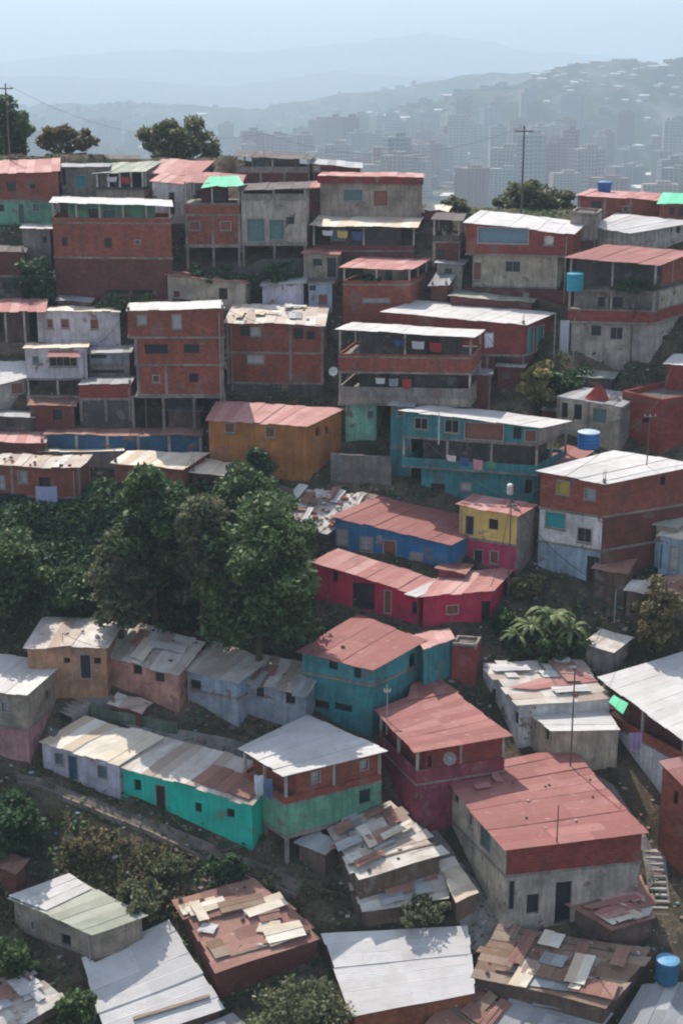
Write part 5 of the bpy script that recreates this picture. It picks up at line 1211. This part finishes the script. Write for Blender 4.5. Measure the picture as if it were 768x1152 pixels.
def dish(label, px, py, Y, r, ax, col=(.35,.35,.35)):
    p = at(px, py, Y); rt = thing('satellite_dish', label, 'satellite dish', tuple(p)); mb = MB(); d = Vector(ax).normalized(); a = d.orthogonal().normalized(); b = d.cross(a); k = 20
    rows = []
    for q in range(5):
        rr = r*q/4+.01; row = []
        for j in range(k):
            t = 2*math.pi*j/k; v = p + a*rr*math.cos(t) + b*rr*math.sin(t) + d*(.28*r*(q/4)**2); row.append(len(mb.v)); mb.v.append(tuple(v))
        rows.append(row)
    for q in range(4):
        for j in range(k): mb.idx((rows[q][j], rows[q][(j+1)%k], rows[q+1][(j+1)%k], rows[q+1][j]))
    mb.build('reflector', simple('dish_metal', col, .5), rt, smooth=True)
    s = MB(); s.tube(p-d*.02, p-Vector((0,0,r*1.25))-d*.15, .03, .03); s.build('stand', polel, rt)
    f = MB(); f.tube(p+b*-r*.9, p+d*r*.9, .015, .015, 5); f.build('feed_arm', polel, rt)
dish('dark satellite dish standing on the left end of the lilac house roof', 61, 822, 93.2, .42, (-.3,-1,.5), (.07,.07,.07))
dish('round pale satellite dish on the brick wall under the notched red roof', 505, 853, 87.6, .45, (.2,-1,.35), (.26,.24,.22))
dish('white satellite dish at the left corner of the mint wall terrace', 375, 418, 123.6, .4, (-.3,-1,.6), (.5,.5,.5))
dish('small pale dish on the red wall of the long window house', 617, 270, 139.9, .42, (.1,-1,.2), (.55,.45,.4))
dish('grey satellite dish on the white roof right of the red cube tower', 700, 782, 91.8, .35, (-.5,-1,.6), (.4,.4,.4)) if False else None
def cloth(label, pxs, Y, col, name='hanging_cloth', cat='cloth'):
    x0, y0, x1, y1 = pxs; a, b = at(x0, y0, Y), at(x1, y0, Y); zb_ = -Y*tdown(y1); mb = MB(); W2, H2 = 14, 8; ids = []
    r = random.Random(x0)
    ph = [r.uniform(-.1, .12) for _ in range(W2+1)]
    for j in range(H2+1):
        for i in range(W2+1):
            u, v = i/W2, j/H2; p = a.lerp(b, u); z = a.z + (zb_-a.z)*v*(1+ph[i]*v)
            mb.v.append((p.x, p.y + .10*math.sin(u*19)*v - .06*v, z - .05*math.sin(u*math.pi)))
    for j in range(H2):
        for i in range(W2): k = j*(W2+1)+i; mb.idx((k, k+1, k+W2+2, k+W2+1))
    o = mb.build(name, simple('cotton_cloth', col, .9, 0, .15), None, tuple(a)); md = o.modifiers.new('thick', 'SOLIDIFY'); md.thickness = .015; tag(o, label, cat); return o
cloth('lilac bedspread hanging from the window of the brick shack on stilts', (40,547,64,569), 115.9, (.36,.36,.55))
cloth('white shirt sized cloth drying beside the big white roofed brick house', (545,375,554,390), 129.3, (.75,.75,.78))
cloth('white towel drying in the gallery of the corner house', (286,872,296,892), 88.6, (.62,.66,.72))
cloth('blue work cloth drying in the gallery of the corner house', (297,876,306,897), 88.2, (.10,.18,.30))
cloth('pale cloth hung on the washing line between the pale posts', (630,360,640,395), 133, (.45,.45,.5))
cloth('violet blanket hanging from the side gallery under the smooth white roof at the right', (707,824,722,842), 88.9, (.30,.22,.36))
# loose sheets lying on roofs or fixed as little awnings
def loose_sheet(label, pts, kind, name='loose_sheet', cat='sheet'):
    P = [at(*p) for p in pts]; mb = roof_mesh(P, .04, 1, False, random.Random(int(pts[0][0])), .02); c = sum(P, Vector())/4
    o = mb.build(name, roofmat(kind), None, tuple(c)); md = o.modifiers.new('thick', 'SOLIDIFY'); md.thickness = .02; return tag(o, label, cat)
HB = {}
for h in HOUSES: HB[h['label']] = h
def find(s): return next(h for h in HOUSES if s in h['label'])
def sheet_on(label, hs, pts, kind, lift=.12):
    P = on_plane(find(hs), pts, lift); mb = roof_mesh(P, .04, 1, False, random.Random(int(pts[0][0])), .02); c = sum(P, Vector())/4
    o = mb.build('loose_sheet', roofmat(kind), None, tuple(c)); md = o.modifiers.new('thick', 'SOLIDIFY'); md.thickness = .02; return tag(o, label, 'sheet')
sheet_on('long white sheet laid across the pink roof of the crimson row house', 'crimson row house', [(454,670),(468,674),(508,656),(496,652)], 'white')
sheet_on('narrow green plastic strip lying on the long pale row roof', 'bright aqua house', [(140,842),(150,845),(176,836),(166,833)], 'green')
sheet_on('white patch of sheet on the rusted red roof in the lower middle', 'rusted red roof and a torn', [(222,1049),(240,1052),(246,1042),(228,1040)], 'white')
sheet_on('torn white sheet scraps on the right part of the rusted red roof', 'rusted red roof and a torn', [(288,1050),(318,1052),(315,1038),(292,1040)], 'cream')
sheet_on('white sheet patch near the right corner of the rough pinkish brown roof', 'rough pinkish brown', [(712,1036),(730,1032),(734,1022),(718,1025)], 'white')
sheet_on('smooth grey sheet lying across the long brown board roof', 'long shack roofed with brown boards', [(575,1108),(650,1118),(668,1092),(590,1082)], 'grey')
sheet_on('pale sheet laid on the right end of the stony corner roof', 'stony patched roof', [(28,1128),(48,1120),(42,1105),(24,1112)], 'white')
sheet_on('white half of the roof sheets on the small cream house', 'half white, half grey green', [(10,1010),(52,1026),(104,1001),(78,985)], 'white')
sheet_on('red painted middle strip of sheets on the cluttered white house roof', 'cluttered pale roof behind', [(572,775),(600,778),(672,768),(648,752)], 'pink')
sheet_on('brown rusted sheets at the lower end of the aqua house roof', 'bright aqua house', [(215,880),(280,901),(300,880),(240,862)], 'rust')
loose_sheet('small bright green sheet awning on the side wall of the gallery house', [(684,790,94.2),(700,803,92.6),(706,792,93.2),(690,782,94.8)], 'green', 'small_awning', 'awning')
# stones holding roof sheets down
def stone_mesh(seed):
    r = random.Random(seed); mb = MB(); k = 7; rows = []
    for q, (z, rr) in enumerate(((-.5,.35),(-.3,.9),(.1,1),(.45,.7),(.6,.25))):
        row = []
        for j in range(k):
            t = 2*math.pi*j/k; f = rr*r.uniform(.75, 1.2); row.append(len(mb.v)); mb.v.append((f*math.cos(t), f*math.sin(t)*.8, z*r.uniform(.8, 1.2)))
        rows.append(row)
    for q in range(4):
        for j in range(k): mb.idx((rows[q][j], rows[q][(j+1)%k], rows[q+1][(j+1)%k], rows[q+1][j]))
    mb.idx(rows[0][::-1]); mb.idx(rows[-1]); return mb
sm = [simple('pale_stone', (.50,.46,.42), .9), simple('dark_stone', (.10,.075,.065), .9), simple('brick_piece', (.30,.10,.07), .9)]
SPRO = {}
rst = random.Random(77)
def stones(hs, where, n_, which=(0, 1, 2), smax=.22):
    h = find(hs); P = h['P']
    for k in range(n_):
        kind = rst.choice(which); u, v = rst.uniform(.06, .94), rst.uniform(.06, .94)
        p = (P[0]*(1-u)+P[1]*u)*(1-v) + (P[3]*(1-u)+P[2]*u)*v; s = rst.uniform(.10, smax)
        key = (kind, k % 3)
        if key not in SPRO: o = SPRO[key] = stone_mesh(k % 3+kind*5).build('stone', sm[kind], None, (0, 0, 0))
        else: o = SPRO[key].copy(); COL.objects.link(o)
        o.location = (p.x, p.y, p.z + s*.3 + .07); o.scale = (s, s, s*.8); o.rotation_euler = (0, 0, rst.uniform(0, 6))
        c = ('pale', 'dark', 'brick red')[kind]
        tag(o, '%s loose stone weighing down %s' % (c, where), 'stone', '%s stones on %s' % (c, where))
stones('pebbled white roof', 'the pebbled roof of the shack on stilts', 16, (1, 2))
stones('ochre house', 'nothing', 0)
stones('broken roof', 'the broken rubble roof beside the dark tree', 60, (0, 0, 0, 2), .34)
stones('lumpy aged', 'the lumpy aged roof', 12, (1, 0))
stones('orange plastered', 'the dappled orange house roof', 10, (0, 1))
stones('salmon row', 'the dappled salmon house roof', 12, (0, 1))
stones('grey row house', 'the shaded grey row house roof', 10, (0, 1))
stones('tall stack of patched', 'the tall patched cream roof', 12, (0, 1))
stones('rusted red roof and a torn', 'the rusted red roof', 14, (0, 1))
stones('rough pinkish', 'the rough pinkish brown roof', 14, (0, 1, 2))
stones('long shack roofed', 'the long brown board roof', 18, (0, 1, 2))
stones('stony patched roof', 'the stony bottom left roof', 14, (0, 1))
stones('house under the largest', 'the largest red roof', 9, (0, 1), .14)
stones('hipped looking', 'the red roof of the turquoise corner house', 2, (1,), .2)
stones('cluttered pale roof behind', 'the cluttered pale roof', 12, (1, 2))
stones('tall tan house', 'the stony tan house roof', 10, (0, 2))
stones('blue window', 'x', 0) if False else None
def loose_sheets(hs, where, n_, kinds, size=(.6, 1.5)):
    h = find(hs); P = h['P']; ex = (P[1]-P[0]).normalized(); ey = (P[3]-P[0]).normalized()
    for k in range(n_):
        u, v = rst.uniform(.1, .9), rst.uniform(.1, .9); c = (P[0]*(1-u)+P[1]*u)*(1-v) + (P[3]*(1-u)+P[2]*u)*v
        a = rst.uniform(-.07, .07); w, l = rst.uniform(*size)*.45, rst.uniform(*size)*1.0; x = (ex*math.cos(a)+ey*math.sin(a)); y = (ey*math.cos(a)-ex*math.sin(a))
        if rst.random() < .35: w, l = l, w
        lift = .15 + .02*k; q = [c-x*w-y*l, c+x*w-y*l, c+x*w+y*l, c-x*w+y*l]; q = [p+Vector((0, 0, lift+rst.uniform(-.02, .06))) for p in q]
        kd = rst.choice(kinds); mb = roof_mesh(q, .06, 1, False, rst, .03); o = mb.build('loose_sheet', roofmat(kd), None, tuple(c)); md = o.modifiers.new('thick', 'SOLIDIFY'); md.thickness = .015
        nm = {'white': 'whitish', 'rust': 'rusty', 'grey': 'grey', 'cream': 'cream', 'board': 'brown', 'patch': 'stained', 'moss': 'greenish', 'pink': 'pinkish', 'dark': 'dark'}[kd]
        tag(o, '%s loose roofing sheet lying on %s' % (nm, where), 'roofing sheet', '%s loose sheets on %s' % (nm, where))
loose_sheets('tall stack of patched', 'the tall patched cream roof', 12, ('white', 'cream', 'rust', 'grey', 'patch'))
loose_sheets('lower lean-to', 'the lower lean-to of pale boards', 5, ('cream', 'rust', 'grey'))
loose_sheets('long shack roofed', 'the long brown board roof', 13, ('board', 'rust', 'grey', 'cream'))
loose_sheets('rough pinkish', 'the rough pinkish brown roof', 7, ('rust', 'pink', 'cream', 'board'))
loose_sheets('rusted red roof and a torn', 'the rusted red roof', 10, ('rust', 'pink', 'cream', 'board'))
loose_sheets('stony patched roof', 'the stony bottom left roof', 6, ('white', 'rust', 'grey'))
loose_sheets('broken roof', 'the broken rubble roof', 12, ('cream', 'patch', 'rust', 'white'), (.4, 1.1))
loose_sheets('cluttered pale roof behind', 'the cluttered pale roof', 7, ('rust', 'cream', 'white'))
loose_sheets('rust brown shack roof', 'the rust brown bottom roof', 5, ('rust', 'grey', 'board'))
loose_sheets('low shack with a plain grey', 'the plain grey bottom roof', 4, ('grey', 'moss', 'rust'))
loose_sheets('pebbled white roof', 'the pebbled roof of the shack on stilts', 4, ('rust', 'white')) if False else None
loose_sheets('salmon row', 'the dappled salmon house roof', 4, ('cream', 'rust', 'white'))
loose_sheets('grey row house', 'the shaded grey row house roof', 5, ('rust', 'white', 'grey'))
loose_sheets('lumpy aged', 'the lumpy aged roof', 6, ('cream', 'grey', 'white'))
loose_sheets('house under the largest', 'the largest red roof', 2, ('pink',), (.5, .9))
# planks on shack roofs
def plank(label, hs, a, b, w, group=None):
    A, B = on_plane(find(hs), [a, b], .10); d = (B-A); L = d.length; t = d/L; s = Vector((-t.y, t.x, 0)).normalized()*w/2; mb = MB()
    vs_ = [A-s, B-s, B+s, A+s]
    for off in (0, .05):
        for p in vs_: mb.v.append((p.x, p.y, p.z+off))
    for q in ((3,2,1,0),(4,5,6,7),(0,1,5,4),(1,2,6,5),(2,3,7,6),(3,0,4,7)): mb.idx(q)
    tag(mb.build('plank', simple('weathered_plank', (.24,.19,.15), .9, 0, .4), None, tuple(A)), label, 'plank', group)
for k, (hs, a, b, w, lb) in enumerate((
 ('long shack roofed', (556,1092), (700,1112), .22, 'long weathered plank laid along the brown board roof below its grey sheet'),
 ('long shack roofed', (585,1052), (720,1076), .25, 'weathered plank along the upper part of the brown board roof'),
 ('tall stack of patched', (378,950), (440,925), .18, 'plank across the top of the tall patched cream roof'),
 ('tall stack of patched', (392,975), (490,950), .18, 'plank along the lowest sheets of the tall patched cream roof'),
 ('cluttered pale roof behind', (606,748), (628,775), .2, 'dark plank leaning across the cluttered pale roof'),
 ('bottom middle', (500,1130), (540,1160), .2, 'loose plank on the rust brown roof at the bottom edge'),
 ('rusted red roof and a torn', (250,1080), (345,1052), .2, 'plank along the lower edge of the rusted red roof'),
 ('lilac white roof', (150,1148), (236,1122), .3, 'old plank along the front edge of the broad lilac white roof'))):
    plank(lb, hs, a, b, w)
def heap(label, hs, px, py, r0, h_, mat, name='brick_heap'):
    p = on_plane(find(hs), [(px, py)], .02)[0]; r = random.Random(int(px)); mb = MB(); k = 16; rows = []
    for q in range(6):
        row = []
        for j in range(k):
            t = 2*math.pi*j/k; rr = r0*(1-q/5.3)*r.uniform(.85, 1.15); row.append(len(mb.v)); mb.v.append((p.x+rr*math.cos(t), p.y+rr*math.sin(t)*.7, p.z+h_*q/5*r.uniform(.85, 1.1)))
        rows.append(row)
    for q in range(5):
        for j in range(k): mb.idx((rows[q][j], rows[q][(j+1)%k], rows[q+1][(j+1)%k], rows[q+1][j]), [(j*.3,q*.3),(j*.3+.3,q*.3),(j*.3+.3,q*.3+.3),(j*.3,q*.3+.3)])
    mb.idx(rows[-1]); tag(mb.build(name, mat, None, tuple(p)), label, 'heap')
heap('heap of red bricks on the slab of the cream post house', 'roofless looking cream', 672, 449, 1.15, 1.5, brick((0.34,0.05,0.04)))
heap('small grey rubble heap right of the red brick heap', 'roofless looking cream', 690, 450, .7, .7, paint((0.36,0.33,0.30), .6), 'rubble_heap')
# low parapet walls of the roofless houses
def parapet(hs, mat, hgt, th=.18):
    h = find(hs); poly = h['lv'][0]['poly']; pin = offset_poly(poly, th); mb = MB(); n_ = 4
    z = lambda p: zroof(h, p)+.02
    for kk in (0, hgt):
        for p in poly: mb.v.append((p[0], p[1], z(p)+kk))
        for p in pin: mb.v.append((p[0], p[1], z(p)+kk))
    T = 8
    for i in range(4):
        j = (i+1) % 4; Ln = math.dist(poly[i], poly[j])
        mb.idx((i, j, j+T, i+T), [(0,0),(Ln,0),(Ln,hgt),(0,hgt)]); mb.idx((4+j, 4+i, 4+i+T, 4+j+T), [(0,0),(Ln,0),(Ln,hgt),(0,hgt)]); mb.idx((i+T, j+T, 4+j+T, 4+i+T), [(0,0),(Ln,0),(Ln,.1),(0,.1)])
    mb.build('parapet', mat, h['root'])
parapet('roofless red brick house', wm('brickr'), .5)
parapet('tiny red brick rooftop', wm('conc'), .25)
parapet('square concrete rooftop', wm('beige'), .25)

for k, (a, b, sag, lb) in enumerate((
 (TOPS['g'], at(126,521,117), .6, 'thin cable from the pole beneath the brick tower down to the pale grey roof'),
 (at(231,473,119.4), at(208,528,117), .3, 'short cable from the ochre house eave to the cream roofed shack'),
 (TOPS['e'], at(608,568,110), .4, 'short cable from the slim pole to the magenta house eave'),
 (TOPS['e'], at(447,462,118), .9, 'long cable from the slim pole up to the left end of the turquoise house'),
 (TOPS['d'], at(672,762,93.5), .4, 'cable from the thin wooden pole to the smooth white roof'),
 (TOPS['n'], at(345,804,92), .4, 'cable from the forked pole to the clean white corner roof'),
 (TOPS['n'], at(498,768,94), .5, 'cable from the forked pole to the notched red roof'),
 (TOPS['l'], at(118,728,100), .2, 'cable along the eave of the orange row house'),
 (TOPS['k'], TOPS['e'], 1.0, 'cable from the roof pole of the brick house to the slim pole'),
 (at(253,347,126), at(376,371,127), .8, 'cable from the brick tower roof to the terrace roof'),
 (at(142,350,126), at(100,391,129), .6, 'cable from the brick tower roof to the red awning house'),
 (at(548,378,126), at(626,446,123), .9, 'cable from the terrace roof to the cream post house'))):
    cable(lb, a, b, sag, .018)
def laundry(label, a, b, cols):
    a, b = Vector(a), Vector(b); n_ = len(cols)
    for k, c in enumerate(cols):
        p = a.lerp(b, (k+.5)/n_); mb = MB(); w = (b-a)/n_*.36; hgt = .5+.35*((k*7) % 3)/2; W3, H3 = 6, 5
        for j in range(H3+1):
            for i in range(W3+1):
                u, v = i/W3*2-1, j/H3; q = p + w*u*(1-.12*v) + Vector((0, .06*math.sin(i*1.9+k)*v, -hgt*v - .02*math.cos(u*2)))
                mb.v.append(tuple(q))
        for j in range(H3):
            for i in range(W3): t = j*(W3+1)+i; mb.idx((t, t+1, t+W3+2, t+W3+1))
        nm, rgb = c; o = mb.build('washing', simple('cotton_'+nm.replace(' ', '_'), rgb, .9), None, tuple(p)); md = o.modifiers.new('thick', 'SOLIDIFY'); md.thickness = .015
        tag(o, '%s garment pegged out %s' % (nm, label), 'clothes')
WH, BLU, RED, YEL, GRN = ('white', (.62,.61,.6)), ('dark blue', (.06,.10,.22)), ('red', (.36,.05,.05)), ('yellow', (.55,.42,.12)), ('green', (.10,.26,.15))
laundry('inside the shaded gallery of the turquoise house', at(500,511,115.2), at(560,521,113.9), [WH, BLU, ('pink', (.55,.28,.30)), GRN])
laundry('in the open terrace above the mint wall', at(440,382,124.3), at(500,386,124.3), [BLU, WH, RED])
laundry('below the eave of the dark wide house', at(360,259,145.3), at(410,261,145.3), [WH, YEL, BLU])
laundry('in the lower dark terrace beneath the brick parapet', at(420,425,123.8), at(465,427,123.8), [WH, ('grey', (.3,.3,.32)), RED])
laundry('on the porch of the brown hilltop house', at(118,199,153.4), at(150,199,153.4), [WH, RED])
